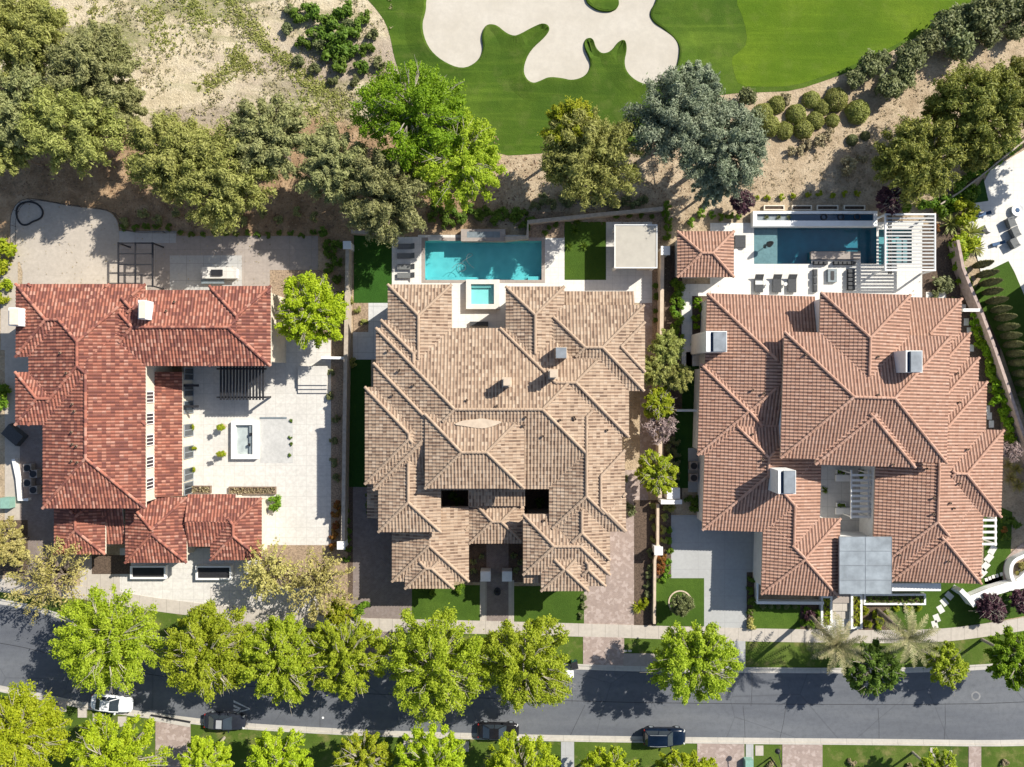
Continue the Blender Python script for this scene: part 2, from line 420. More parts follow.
tile_red = tile_mat('red_clay_tiles', [(0, (0.365, 0.142, 0.097)), (.28, (0.228, 0.085, 0.064)), (.45, (0.422, 0.194, 0.137)), (.66, (0.171, 0.068, 0.057)), (.9, (0.467, 0.251, 0.188))], dirt_shade=.75)
tile_tan = tile_mat('tan_clay_tiles', [(0, (0.363, 0.259, 0.182)), (.25, (0.437, 0.326, 0.235)), (.5, (0.288, 0.192, 0.134)), (.72, (0.171, 0.109, 0.077)), (.9, (0.491, 0.383, 0.287))], dirt_shade=.12, crest=(0.469, 0.347, 0.247))
tile_ter = tile_mat('terracotta_tiles', [(0, (0.450, 0.267, 0.193)), (.4, (0.481, 0.294, 0.215)), (.7, (0.409, 0.235, 0.165)), (.9, (0.501, 0.320, 0.242))], dirt_shade=.8, dots=(0.123, 0.053, 0.039))

LEAF = {
 'spring': leaf_mat('spring_green_leaves', ((.21, .29, .012), (.32, .41, .018), (.44, .51, .045)), .45),
 'lime':   leaf_mat('lime_green_leaves', ((.23, .32, .01), (.37, .46, .014), (.48, .55, .03)), .45),
 'vivid':  leaf_mat('vivid_green_leaves', ((.11, .22, .008), (.19, .34, .012), (.28, .44, .02)), .45),
 'gold':   leaf_mat('yellow_green_leaves', ((.18, .26, .012), (.32, .39, .016), (.43, .45, .03)), .42),
 'deep':   leaf_mat('deep_green_leaves', ((.06, .115, .012), (.105, .18, .018), (.16, .24, .03)), .35),
 'olive':  leaf_mat('olive_green_needles', ((.12, .14, .045), (.24, .255, .09), (.38, .38, .16)), .3),
 'olivey': leaf_mat('yellow_olive_leaves', ((.14, .16, .03), (.29, .315, .07), (.43, .43, .135)), .35),
 'blue':   leaf_mat('grey_green_needles', ((.1, .135, .075), (.19, .235, .135), (.33, .365, .245)), .25),
 'sage':   leaf_mat('sage_leaves', ((.085, .105, .035), (.15, .175, .06), (.24, .255, .11)), .25),
 'darkp':  leaf_mat('pine_needles', ((.075, .095, .014), (.16, .18, .028), (.31, .3, .055)), .22),
 'wisp':   leaf_mat('pale_yellow_blossom', ((.26, .24, .06), (.42, .37, .1), (.56, .5, .19)), .35),
 'dry':    leaf_mat('dry_straw_leaves', ((.2, .15, .07), (.32, .26, .14), (.42, .36, .22)), .2),
 'plum':   leaf_mat('purple_leaves', ((.04, .014, .024), (.075, .028, .04), (.13, .06, .075)), .2),
 'red':    leaf_mat('red_leaves', ((.18, .035, .015), (.28, .07, .02), (.25, .18, .03)), .25),
 'palm':   leaf_mat('palm_fronds', ((.1, .115, .035), (.19, .19, .075), (.33, .29, .15)), .15),
 'cyp':    leaf_mat('cypress_leaves', ((.08, .085, .03), (.15, .15, .055), (.23, .22, .09)), .15),
 'hedge':  leaf_mat('hedge_leaves', ((.06, .13, .008), (.12, .23, .012), (.2, .31, .022)), .3),
 'pinkb':  leaf_mat('bare_pinkish_twigs', ((.2, .14, .13), (.3, .22, .2), (.38, .3, .27)), .1),
}
# ------------------------------------------------------------------ roofs
CW, CL, PITCH = .36, .42, .28
PROF = [(0, 0), (.1, .05), (.3, .072), (.5, .05), (.6, 0)]
class Roof:
    """collects tiled slopes; every tile is modelled: barrel, pan and the step of its course"""
    def __init__(s): s.V = []; s.F = []; s.U = []; s.n = 0; s.ridge = MB(); s.caps = []; s.blocks = []; s.eave = MB(); s.gable = MB(); s.k = 0
    def slope(s, A, e, n, L, vmax, z0, pitch=PITCH):
        A = np.array(A); e = np.array(e); n = np.array(n)
        s.k += 1; u0 = float(A @ e)
        k0 = math.floor(u0 / CW) - 1; us = []; hs = []
        for k in range(k0, math.ceil((u0 + L) / CW) + 1):
            for f, h in PROF: us.append((k + f) * CW); hs.append(h)
        us = np.array(us); hs = np.array(hs)
        m = (us > u0 + 1e-3) & (us < u0 + L - 1e-3)
        t = np.concatenate([[0], us[m] - u0, [L]]); h = np.concatenate([[0.0], hs[m], [0.0]])
        sl = math.sqrt(1 + pitch * pitch); vm = np.array([vmax(q) for q in t]) * sl
        nr = int(math.ceil(vm.max() / CL)); nc = len(t)
        uu = (t + u0) / CW + 1000 + 17 * s.k
        rows = []
        for r in range(nr):
            for vv, st, lab in ((r * CL, .03, r + .02), ((r + 1) * CL, .0, r + .98)):
                v = np.minimum(vv, vm) / sl
                xy = A[None] + t[:, None] * e[None] + v[:, None] * n[None]
                z = z0 + v * pitch + h + st * (v * sl >= vv - 1e-6) 
                rows.append((np.column_stack([xy, z]), np.column_stack([uu, np.full(nc, lab)]), v))
        for a in range(len(rows) - 1):
            # tile faces (even rows) and the risers between the courses (odd rows)
            va, vb = rows[a][2], rows[a + 1][2]
            i = np.arange(nc - 1)
            if a % 2 == 0: ok = (vb[:-1] - va[:-1] > 1e-4) | (vb[1:] - va[1:] > 1e-4)
            else: ok = (vm[:-1] / sl - va[:-1] > 1e-4) & (vm[1:] / sl - va[1:] > 1e-4)
            i = i[ok]; b0 = s.n + a * nc; b1 = b0 + nc
            if len(i): s.F.append(np.column_stack([b0 + i, b1 + i, b1 + i + 1, b0 + i + 1]))
        for r in rows: s.V.append(r[0]); s.U.append(r[1])
        s.n += nc * len(rows)
    def cap(s, a, b): s.caps.append((a, b))
    def env(s, p):
        z = -9.0
        for c0, ex, ey, w, d, zb, half, pitch, g in s.blocks:
            q = p - c0; u = float(q @ ex); v = float(q @ ey)
            if u < -.02 or v < -.02 or u > w + .02 or v > d + .02: continue
            z = max(z, zb + pitch * min([half] + [t for t, k in ((u, 'w'), (w - u, 'e'), (v, 'n'), (d - v, 's')) if k not in g]))
        return z
    def mkcap(s, a, b):
        a, b = np.array(a), np.array(b); L = np.linalg.norm(b - a)
        if L < .5: return
        m = max(1, int(L / .45))
        for i in range(m):
            p, q = a + (b - a) * i / m, a + (b - a) * (i + 1.08) / m
            mp = (p + q) / 2; nn = np.array([-(b - a)[1], (b - a)[0]]); nn = nn / np.linalg.norm(nn) * .35; e0 = s.env(mp[:2])
            if mp[2] - .06 < e0 - .06 or e0 - (s.env(mp[:2] + nn) + s.env(mp[:2] - nn)) / 2 < .022: continue
            d = (q - p) / np.linalg.norm(q - p); u = np.cross(d, (0, 0, 1)); u /= np.linalg.norm(u); w = np.cross(u, d)
            vs = []
            for c, r in ((p, .17), (q, .14)):
                for k in range(5):
                    an = math.pi * k / 4; vs.append(c + r * (math.cos(an) * u + math.sin(an) * w * .9) + w * .02)
            s.ridge.add(vs, [(k, k + 1, k + 6, k + 5) for k in range(4)] + [(4, 3, 2, 1, 0), (5, 6, 7, 8, 9)])
    def hip(s, c, z, pitch=PITCH, gables=''):
        """c: four world corners NW, NE, SE, SW; gables: sides without a hip (n e s w)"""
        c = [np.array(q) for q in c]; sides = 'nesw'
        w = np.linalg.norm(c[1] - c[0]); d = np.linalg.norm(c[2] - c[1])
        lim = {'n': d, 's': d, 'e': w, 'w': w}
        half = min(w, d) / 2
        if any(q in gables for q in 'ns'): half = w / 2
        if any(q in gables for q in 'ew'): half = d / 2
        s.blocks.append((c[0], (c[1] - c[0]) / w, (c[3] - c[0]) / d, w, d, z, half, pitch, gables))
        for i, sd in enumerate(sides):
            A, B = c[i], c[(i + 1) % 4]; L = np.linalg.norm(B - A); e = (B - A) / L
            n = c[(i + 2) % 4] - B; n = n / np.linalg.norm(n)
            pg, ng = sides[(i - 1) % 4] in gables, sides[(i + 1) % 4] in gables
            if sd in gables:
                m_ = (A + B) / 2; s.gable.add([(*(A + n * .35), z), (*(B + n * .35), z), (*(m_ + n * .35), z + half * pitch)], [(0, 1, 2), (2, 1, 0)]); continue
            f = lambda t, L=L, pg=pg, ng=ng: max(0, min(half, t if not pg else 1e9, (L - t) if not ng else 1e9))
            s.slope(A, e, n, L, f, z, pitch)
            if not pg and not (sides[(i - 1) % 4] in gables):
                dgn = c[i] + (e + n) * half; s.cap((*c[i], z + .06), (*dgn, z + half * pitch + .06))
        # ridge
        ex = (c[1] - c[0]) / w; ey = (c[3] - c[0]) / d; zr = z + half * pitch + .06
        if w >= d: r0 = c[0] + ey * half + ex * (0 if 'w' in gables else half); r1 = c[1] + ey * half - ex * (0 if 'e' in gables else half)
        else: r0 = c[0] + ex * half + ey * (0 if 'n' in gables else half); r1 = c[3] + ex * half - ey * (0 if 's' in gables else half)
        s.cap((*r0, zr), (*r1, zr))
        ins = lambda q: tuple(np.array(q))
        s.eave.prism([tuple(c[0] + (ex + ey) * .02), tuple(c[1] + (-ex + ey) * .02), tuple(c[2] - (ex + ey) * .02), tuple(c[3] + (ex - ey) * .02)], z - .2, z - .012)
    def shed(s, c, z, side, pitch):
        """c NW NE SE SW; the eave is on the named side"""
        c = [np.array(q) for q in c]; i = 'nesw'.index(side)
        A, B = c[i], c[(i + 1) % 4]; L = np.linalg.norm(B - A); n = c[(i + 2) % 4] - B; D = np.linalg.norm(n)
        s.slope(A, (B - A) / L, n / D, L, lambda t: D, z, pitch)
        zz = z - .03; zt = z - .03 + D * pitch
        Cc, Dd = c[(i + 2) % 4], c[(i + 3) % 4]
        s.eave.add([(*A, zz - .15), (*B, zz - .15), (*Cc, zt - .15), (*Dd, zt - .15), (*A, zz), (*B, zz), (*Cc, zt), (*Dd, zt)],
                   [(3, 2, 1, 0), (4, 5, 6, 7), (0, 1, 5, 4), (1, 2, 6, 5), (2, 3, 7, 6), (3, 0, 4, 7)])
    def build(s, root, mat, eave_m, gable_m=None):
        for a, b in s.caps: s.mkcap(a, b)
        rv = np.array(s.ridge.v); n0 = s.n
        rf = [f if len(f) == 4 else (f[0], f[1], f[2], f[2]) for f in s.ridge.f if len(f) == 4]
        ru = np.column_stack([9000 + (np.arange(len(rv)) // 10) + .3, np.full(len(rv), .5)])
        V = np.concatenate(s.V + [rv]); Fq = np.concatenate(s.F + [np.array(rf) + n0]); U = np.concatenate(s.U + [ru])
        o = npmesh('roof', V, Fq, mat, root, U, local=False)
        s.eave.build('eave', eave_m, o)
        if s.gable.v and gable_m: s.gable.build('gable', gable_m, o)
        return o

class House:
    def __init__(s, name, label, cat, centre, rot, tile, wallm, eave_m):
        s.cx, s.cy = centre; s.th = rot; s.root = thing(name, label, cat, (*P(*centre), 0))
        s.roof = Roof(); s.wall = MB(); s.tile = tile; s.wm = wallm; s.em = eave_m; s.i = 0
    def px(s, x, y):
        dx, dy = x - s.cx, y - s.cy; return s.cx + dx - s.th * dy, s.cy + dy + s.th * dx
    def pt(s, x, y, z): return P(*s.px(x, y), z)
    def corners(s, r, z): return [s.pt(r[0], r[1], z), s.pt(r[2], r[1], z), s.pt(r[2], r[3], z), s.pt(r[0], r[3], z)]
    def walls(s, r, zr, z1, z0=0.0, inset=.5):
        s.i += 1; ins = inset + .004 * s.i
        c = [np.array(q) for q in s.corners(r, zr)]
        ex = (c[1] - c[0]) / np.linalg.norm(c[1] - c[0]); ey = (c[3] - c[0]) / np.linalg.norm(c[3] - c[0])
        q = [c[0] + (ex + ey) * ins, c[1] + (-ex + ey) * ins, c[2] - (ex + ey) * ins, c[3] + (ex - ey) * ins]
        s.wall.prism([tuple(v) for v in q], z0, z1)
    def hip(s, x0, y0, x1, y1, z, g='', walls=True, pitch=PITCH):
        z = z + .0065 * s.i; r = (x0, y0, x1, y1)
        s.roof.hip(s.corners(r, z), z, pitch, g)
        if walls: s.walls(r, z, z - .1)
        else: s.i += 1
    def shed(s, x0, y0, x1, y1, z, side, pitch, walls=True):
        z = z + .0065 * s.i; s.roof.shed(s.corners((x0, y0, x1, y1), z), z, side, pitch)
        if walls: s.walls((x0, y0, x1, y1), z, z - .2, inset=.25)
    def finish(s):
        s.roof.build(s.root, s.tile, s.em, s.wm); return s.wall.build('wall', s.wm, s.root)
    def chimney(s, cap, zt, zb, mats, lid=None, slot=None, name='chimney', parent=None):
        """cap = pixel rect of the top at height zt"""
        c = s.corners(cap, zt); b = MB().prism(c, zb, zt); o = b.build(name, mats[0], parent or s.root)
        if slot: MB().prism(s.corners(slot, zt), zt - .02, zt + .03).build('gap_shadow', black_metal, o)
        if lid:
            MB().prism(s.corners(lid, zt + .3), zt + .01, zt + .3).build('chimney_cap', mats[1], o)
        return o
    def vent(s, x, y, z, h=.6, r=.09, m=None):
        p = s.pt(x, y, z); z = s.roof.env(np.array(p)) + .04; p = s.pt(x, y, z); z = s.roof.env(np.array(p)) + .04; b = MB().cyl(*p, z - .5, z + h, r, r, 10); b.cyl(*p, z + h - .12, z + h, r * 1.7, r * 1.5, 10)
        return b.build('vent_pipe', m or black_metal, s.root)

def window(root, wall, x0, y0, x1, y1, z0, z1, out, fm=None, name='window', bars=1):
    """opening between two world points on a wall face, `out` = outward unit vector"""
    fm = fm or white_p; ox, oy = out
    d = math.hypot(x1 - x0, y1 - y0); ux, uy = (x1 - x0) / d, (y1 - y0) / d; a = math.atan2(uy, ux)
    cx, cy = (x0 + x1) / 2 + ox * .04, (y0 + y1) / 2 + oy * .04
    f = MB(); w = .09
    f.obox(cx, cy, d / 2, .05, z0, z0 + w, a); f.obox(cx, cy, d / 2, .05, z1 - w, z1, a)
    for t in [-d / 2 + w / 2, d / 2 - w / 2] + [(-d / 2 + d * (i + 1) / (bars + 1)) for i in range(bars)]:
        f.obox(cx + ux * t, cy + uy * t, w / 2 * .95, .046, z0 + w + .001, z1 - w - .001, a)
    o = f.build(name, fm, wall if name == 'window' else root)
    MB().obox((x0 + x1) / 2 + ox * .022, (y0 + y1) / 2 + oy * .022, d / 2 - .02, .02, z0 + .02, z1 - .02, a).build('pane', glass_m, o)
    return o

# ------------------------------------------------------------------ foliage
def unit(v): return v / (np.linalg.norm(v, axis=-1, keepdims=True) + 1e-9)
def leaf_quads(cen, nrm, size, asp, r):
    n = len(cen); t = unit(np.cross(nrm, unit(r.normal(size=(n, 3))))); b = np.cross(nrm, t)
    sz = (size * r.uniform(.6, 1.35, n))[:, None]
    fold = nrm * sz * .18
    a = cen - t * sz * asp * .5; c = cen + t * sz * asp * .5
    V = np.stack([a, cen + b * sz * .5 - fold, c, cen - b * sz * .5 - fold], 1).reshape(-1, 3)
    return V, np.arange(n * 4).reshape(-1, 4)
def blob_leaves(blobs, per, size, asp, r, up=.45, out=.6, flat=1.0, ray=0.0):
    """blobs: rows of x y z radius; leaves sit in clumps, thick at the outside of each clump"""
    C = []; N = []
    for bx, by, bz, br in blobs:
        m = max(6, int(per * (br / blobs[:, 3].mean()) ** 2))
        d = unit(r.normal(size=(m, 3))); rad = br * (r.uniform(.15, 1, m) ** .5)[:, None] * (r.uniform(.75, 1.15, m) + (r.uniform(0, 1, m) > .86) * r.uniform(.1, .6, m))[:, None]
        off_ = d * rad * np.array([1, 1, flat])
        if ray:
            o_ = np.array([bx, by, bz * .6]); o_ = o_ / (np.linalg.norm(o_) + 1e-6); al = (off_ @ o_)[:, None] * o_[None]
            off_ = al * (1 + ray) + (off_ - al) * (1 - ray * .25)
        C.append(np.array([bx, by, bz]) + off_)
        N.append(unit(d * out + np.array([0, 0, up]) + r.normal(size=(m, 3)) * .5))
    return leaf_quads(np.concatenate(C), np.concatenate(N), size, asp, r)

def crown_blobs(rx, ry, rz, nb, br, r, inner=.35, low=-.5):
    B = []
    nl = r.integers(5, 9); la = np.sort(r.uniform(0, 6.28, nl)); lr = r.uniform(.82, 1.12, nl)
    while len(B) < nb:
        d = unit(r.normal(size=3))
        if d[2] < low: continue
        q = r.uniform(inner, 1) ** .55
        a = math.atan2(d[1], d[0]) % 6.28; k = np.interp(a, np.concatenate([la - 6.28, la, la + 6.28]), np.tile(lr, 3))
        f = q * k
        B.append((d[0] * rx * f, d[1] * ry * f, d[2] * rz * q, br * r.uniform(.65, 1.3)))
    return np.array(B)

def limbs(mb, base, h0, tips, r0, r, bend=.25):
    mid = np.array([base[0], base[1], h0])
    mb.tube([(base[0], base[1], -.05), (base[0] + .05, base[1], h0 * .5), tuple(mid)], [r0 * 1.25, r0, r0 * .85], 8)
    for t in tips:
        t = np.array(t); m1 = mid + (t - mid) * .45 + np.array([r.normal() * bend, r.normal() * bend, abs(t[2] - mid[2]) * .15])
        mb.tube([tuple(mid), tuple(m1), tuple(t)], [r0 * .5, r0 * .28, r0 * .06], 5)

TREEBUF = {}
def tree_mesh(key, kind, R0, Hc, seed, squash=1.0):
    """crown + trunk data for a tree whose crown of radius R0 has its middle at height Hc (local coordinates)"""
    if key in TREEBUF: return TREEBUF[key]
    r = np.random.default_rng(seed)
    mb = MB(); rz = R0 * .62
    rz = min(rz, Hc * .62)
    if kind == 'ash':
        B = crown_blobs(R0 * .96, R0 * .96 * squash, rz, int(235 * max(.7, min(1.5, R0 / 4.5))), max(.25, R0 * .1), r, .1, -.3)
        V, Fq = blob_leaves(B, 125 if R0 > 2.5 else 65, .14, 1.9, r, .6, .45, .75, .35)
        tips = [b[:3] + np.array([0, 0, Hc]) for b in B[::4]]
        limbs(mb, (0, 0), max(1.2, Hc - rz * .8), tips, R0 * .05, r)
        for b_ in B[1::5]:
            e_ = b_[:3] * 1.12 + np.array([0, 0, Hc + .25]); s_ = b_[:3] * .55 + np.array([0, 0, Hc + rz * .25])
            for k_ in range(3): mb.tube([tuple(s_), tuple((s_ + e_) / 2 + r.normal(size=3) * .15), tuple(e_ + r.normal(size=3) * .35)], [.035, .025, .01], 4)
    elif kind == 'pine':
        B = crown_blobs(R0 * .97, R0 * .97 * squash, rz, int(190 * max(.6, min(1.5, R0 / 4.5))), R0 * .125, r, .1, -.3)
        # fine needle tufts: each clump carries short sprays of narrow leaves
        V, Fq = blob_leaves(B, 160 if R0 > 2.5 else 70, .125, 3.0, r, .4, .75, .75, .5)
        tips = [b[:3] + np.array([0, 0, Hc]) for b in B[::2]]
        limbs(mb, (0, 0), max(1.2, Hc - rz * .8), tips, R0 * .06, r)
    elif kind == 'wisp':
        B = crown_blobs(R0 * .9, R0 * .9 * squash, rz * .8, 110, R0 * .11, r, .1, -.3)
        V, Fq = blob_leaves(B, 27, .13, 2.6, r, .5, .4, .6, 1.1)
        tips = [b[:3] + np.array([0, 0, Hc]) for b in B]
        limbs(mb, (0, 0), max(.8, Hc - rz), tips, R0 * .05, r, .5)
    elif kind == 'bare':
        tips = []
        for i in range(46):
            d = unit(r.normal(size=3)); d[2] = abs(d[2]) * .8; tips.append(d * R0 * r.uniform(.6, 1) + np.array([0, 0, Hc - rz * .4]))
        limbs(mb, (0, 0), Hc * .5, tips, R0 * .07, r, .3)
        B = np.array([(*(t - np.array([0, 0, Hc])), R0 * .2) for t in tips])
        V, Fq = blob_leaves(B, 26, .12, 4, r, .4, .6)
    V = V + np.array([0, 0, Hc])
    TREEBUF[key] = (V, Fq, mb); return TREEBUF[key]
MESHES = {}
def tree(name, label, cat, px, py, rpx, h, kind, leaf, seed, group=None, sx=1.0, barkm=None, squash=1.0):
    """px,py = middle of the crown in the photograph, h = height of that middle"""
    R0 = M(rpx, h); x, y = P(px, py, h)
    root = thing(name, label, cat, (x, y, 0), group)
    V, Fq, mb = tree_mesh((kind, round(R0, 1), h, seed, squash), kind, R0, h, seed, squash)
    npmesh('crown', V, Fq, LEAF[leaf], root)
    t = MB(); t.v = [(a + x, b + y, c) for a, b, c in mb.v]; t.f = mb.f
    t.build('trunk', barkm or (bark_pale if kind == 'ash' else bark), root)
    root.rotation_euler.z = 0
    return root

def shrub_data(kind, seed):
    r = np.random.default_rng(seed)
    if kind == 'ball':
        B = np.column_stack([r.normal(0, .36, 26), r.normal(0, .36, 26), r.uniform(.25, .75, 26), r.uniform(.2, .36, 26)]); B[0] = (0, 0, .5, .62)
        l_ = np.hypot(B[:, 0], B[:, 1]); B[:, :2] /= np.maximum(1, l_ / .68)[:, None]
        V, Fq = blob_leaves(B, 85, .12, 1.6, r, .4, .7)
    elif kind == 'clipped':
        d = unit(r.normal(size=(2600, 3))); d[:, 2] = np.abs(d[:, 2]) - .1
        k_ = 1 + .07 * np.sin(d[:, 0] * 5 + seed) * np.sin(d[:, 1] * 6 + 1)
        c = d * (r.uniform(.84, 1.03, 2600) * k_)[:, None] * np.array([1, 1, .85]); n = unit(d + r.normal(size=d.shape) * .5)
        V, Fq = leaf_quads(c, n, .095, 1.5, r)
    elif kind == 'loose':
        B = np.column_stack([r.normal(0, .42, 16), r.normal(0, .42, 16), r.uniform(.2, .75, 16), r.uniform(.25, .42, 16)])
        V, Fq = blob_leaves(B, 60, .17, 1.7, r, .4, .6)
    elif kind == 'spiky':
        n = 70; a = r.uniform(0, 6.28, n); el = r.uniform(.15, 1.35, n); L = r.uniform(.8, 1.15, n)
        d = np.column_stack([np.cos(a) * np.cos(el), np.sin(a) * np.cos(el), np.sin(el)]); s = np.column_stack([-np.sin(a), np.cos(a), 0 * a]) * .05
        o = np.zeros((n, 3)); m_ = d * (L * .55)[:, None]; e = d * L[:, None] - np.array([0, 0, .18])
        V = np.stack([o, m_ + s, e, m_ - s], 1).reshape(-1, 3); Fq = np.arange(n * 4).reshape(-1, 4)
    V = V.copy(); V[:, 2] -= min(0, V[:, 2].min()) 
    return V, Fq
SHR = {}
def shrub(px, py, rpx, leaf, label, kind='ball', name='shrub', cat='shrub', group=None, h=1.0, z0=0.0):
    key = (kind, leaf, int(rng.integers(0, 3)))
    zm = rpx * .1 * .5; x, y = P(px, py, zm + z0); s = M(rpx, zm) * (1.22 if kind == 'ball' else 1)
    if key not in SHR:
        V, Fq = shrub_data(kind, 40 + key[2]); o = npmesh(name, V, Fq, LEAF[leaf]); SHR[key] = o
    else:
        o = SHR[key].copy(); COL.objects.link(o); o.name = name
        for k in list(o.keys()):
            if k in ('group', 'label', 'category'): del o[k]
    o.location = (x, y, z0); o.scale = (s, s, s * h); o.rotation_euler.z = float(rng.uniform(0, 6.28))
    return tag(o, label, cat, group)
def shrub_row(pts, leaf, desc, side='left', **kw):
    pts = sorted(pts, key=lambda q: q[0] if side == 'left' else q[1]); n = len(pts)
    for i, q in enumerate(pts):
        shrub(q[0], q[1], q[2], leaf, f'{desc}, {ordw(i, n, side)}' if n > 1 else desc, **kw)

def palm(label, base, crown, h, seed):
    r = np.random.default_rng(seed); bx, by = P(*base, 0); cx, cy = P(*crown, h)
    root = thing('palm_tree', label, 'palm tree', (bx, by, 0), 'date palms by the sidewalk')
    t = MB(); n = 14; pts = []
    for i in range(n + 1):
        f = i / n; pts.append((bx + (cx - bx) * f, by + (cy - by) * f, -.05 + (h + .05) * f))
    rad = [(.3 if i % 2 else .26) * (1 - .25 * i / n) for i in range(n + 1)]; t.tube(pts, rad, 10)
    t.build('trunk', bark, root)
    Vs = []; k = 0
    fro = MB()
    for i in range(30):
        a = i * 2.39996 + r.normal() * .1; el = 1.15 - 1.45 * (i / 30) + r.normal() * .08; L = r.uniform(3.0, 3.7)
        p = np.array([cx, cy, h]); d = np.array([math.cos(a) * math.cos(el), math.sin(a) * math.cos(el), math.sin(el)])
        side = np.array([-math.sin(a), math.cos(a), 0]); m = 20; q = p.copy()
        for j in range(m):
            d = unit(d + np.array([0, 0, -.055])); q2 = q + d * L / m
            wdt = .42 * math.sin(math.pi * (.12 + .86 * j / m)) ** .7
            for sg in (-1, 1):
                tip = q + side * sg * wdt + d * wdt * .8 + np.array([0, 0, .12 * wdt]) + r.normal(size=3) * .03
                Vs += [q, q + d * .11, tip, tip - d * .05]
            Vs += [q + side * .02, q2 + side * .02, q2 - side * .02, q - side * .02]
            q = q2
    V = np.array(Vs); npmesh('frond_crown', V, np.arange(len(V)).reshape(-1, 4), LEAF['palm'], root, local=False)
    return root

# ------------------------------------------------------------------ cars
def car(name, label, px, py, ang, paint, kind='sedan', roofm=None):
    L, W, Hh = {'sedan': (4.85, 1.86, 1.45), 'suv': (4.95, 1.96, 1.75)}[kind]
    x0, y0 = P(px, py, .8); z0 = ROADZ
    root = thing(name, label, 'car', (x0, y0, z0), 'cars parked along the kerb')
    ca, sa = math.cos(ang), math.sin(ang)
    def W_(q): return (x0 + q[0] * ca - q[1] * sa, y0 + q[0] * sa + q[1] * ca, z0 + q[2])
    def bld(mb, nm, m, par=None, smooth=False):
        mb.v = [W_(q) for q in mb.v]; return mb.build(nm, m, par or root, smooth)
    belt = Hh * .62
    # body: stations along the length: x, half width, bottom, top
    S = [(-.5, .5, .42, .6), (-.492, .68, .34, .78), (-.47, .82, .27, .88), (-.43, .92, .22, .94), (-.3, 1, .2, .97), (-.1, 1, .2, 1), (.12, 1, .2, 1), (.26, .98, .2, .95), (.38, .94, .22, .88), (.44, .85, .25, .8), (.475, .72, .3, .7), (.492, .58, .36, .62), (.5, .42, .4, .55)]
    b = MB(); rings = []
    for sx, hw, zb, zt in S:
        w = W / 2 * hw; zt = zt * belt if kind == 'sedan' else zt * belt * 1.02
        zb = zb * 1.0
        ring = [(-w * .8, zb), (-w * .97, zb + .12), (-w, (zb + zt) * .55), (-w * .93, zt - .05), (-w * .75, zt), (0, zt + .03), (w * .75, zt), (w * .93, zt - .05), (w, (zb + zt) * .55), (w * .97, zb + .12), (w * .8, zb)]
        rings.append([(sx * L, yy, zz) for yy, zz in ring])
    n = 11; vs = [q for rr in rings for q in rr]
    fs = [(a * n + k, (a + 1) * n + k, (a + 1) * n + (k + 1) % n, a * n + (k + 1) % n) for a in range(len(S) - 1) for k in range(n)]
    fs += [tuple(range(n)), tuple(range((len(S) - 1) * n, len(S) * n))[::-1]]
    b.add(vs, fs)
    # roof panel on its pillars
    if kind == 'sedan': g0, g1, r0, r1 = -.36, .2, -.2, .02
    else: g0, g1, r0, r1 = -.47, .19, -.42, .04
    zb = belt - .02; wb, wr = W / 2 * .86, W / 2 * .66
    def rr(x, w, z, crown=0): return (x * L, w, z)
    roof = [(r0 * L, -wr, Hh - .05), (r1 * L, -wr, Hh - .05), (r1 * L, wr, Hh - .05), (r0 * L, wr, Hh - .05)]
    xm = (r0 + r1) / 2 * L
    b.add(roof + [(r0 * L + .08, 0, Hh), (r1 * L - .06, 0, Hh)], [(0, 1, 5, 4), (2, 3, 4, 5), (1, 2, 5), (3, 0, 4)])
    body = bld(b, 'body', paint, None, True)
    if roofm:
        bld(MB().box(r0 * L + .3, r1 * L - .12, -wr * .78, wr * .78, Hh - .02, Hh + .02), 'sunroof', roofm)
    def gl(q, nm): bld(MB().add(q, [(0, 1, 2, 3)]), nm, glass_m)
    lo = [(g0 * L, -wb, zb), (g1 * L, -wb, zb), (g1 * L, wb, zb), (g0 * L, wb, zb)]
    sh = [(q[0] * 1.0, q[1], q[2] - .012) for q in roof]
    gl([lo[1], lo[2], sh[2], sh[1]], 'windscreen'); gl([lo[3], lo[0], sh[0], sh[3]], 'rear_window')
    gl([lo[0], lo[1], sh[1], sh[0]], 'side_window'); gl([lo[2], lo[3], sh[3], sh[2]], 'side_window')
    if kind == 'suv':
        for sy in (-1, 1): bld(MB().tube([(r0 * L + .2, sy * wr * .97, Hh), (xm, sy * wr * 1.0, Hh + .05), (r1 * L - .1, sy * wr * .95, Hh - .01)], .03, 5), 'roof_rail', lid_metal)
    # pillars
    pb = MB()
    for i in range(4):
        pb.tube([lo[i], sh[i]], .045, 5)
    mid0 = ((lo[0][0] * .5 + lo[1][0] * .5), -wb, zb); mid1 = (xm, -wr, Hh - .06)
    pb.tube([mid0, mid1], .04, 5); pb.tube([(mid0[0], wb, zb), (xm, wr, Hh - .06)], .04, 5)
    bld(pb, 'window_pillars', paint)
    for sx in (-.3, .31):
        for sy in (-1, 1):
            w = MB(); cy = sy * (W / 2 - .12); cx = sx * L; ring = []
            for k in range(16):
                an = k / 16 * 2 * math.pi; ring.append((math.cos(an), math.sin(an)))
            for rr_, h0, h1, nm in ((.34, -.11, .11, 'tyre'),):
                vs = [(cx + c * rr_, cy - .11, .34 + s_ * rr_) for c, s_ in ring] + [(cx + c * rr_, cy + .11, .34 + s_ * rr_) for c, s_ in ring]
                fs = [(k, (k + 1) % 16, 16 + (k + 1) % 16, 16 + k) for k in range(16)] + [tuple(range(16)), tuple(range(16, 32))[::-1]]
                w.add(vs, fs)
            wheel = bld(w, 'wheel', black_metal)
            v2 = MB(); yy = cy + sy * .115
            v2.add([(cx + c * .22, yy, .34 + s_ * .22) for c, s_ in ring], [tuple(range(16))]); bld(v2, 'rim', grey_metal, wheel)
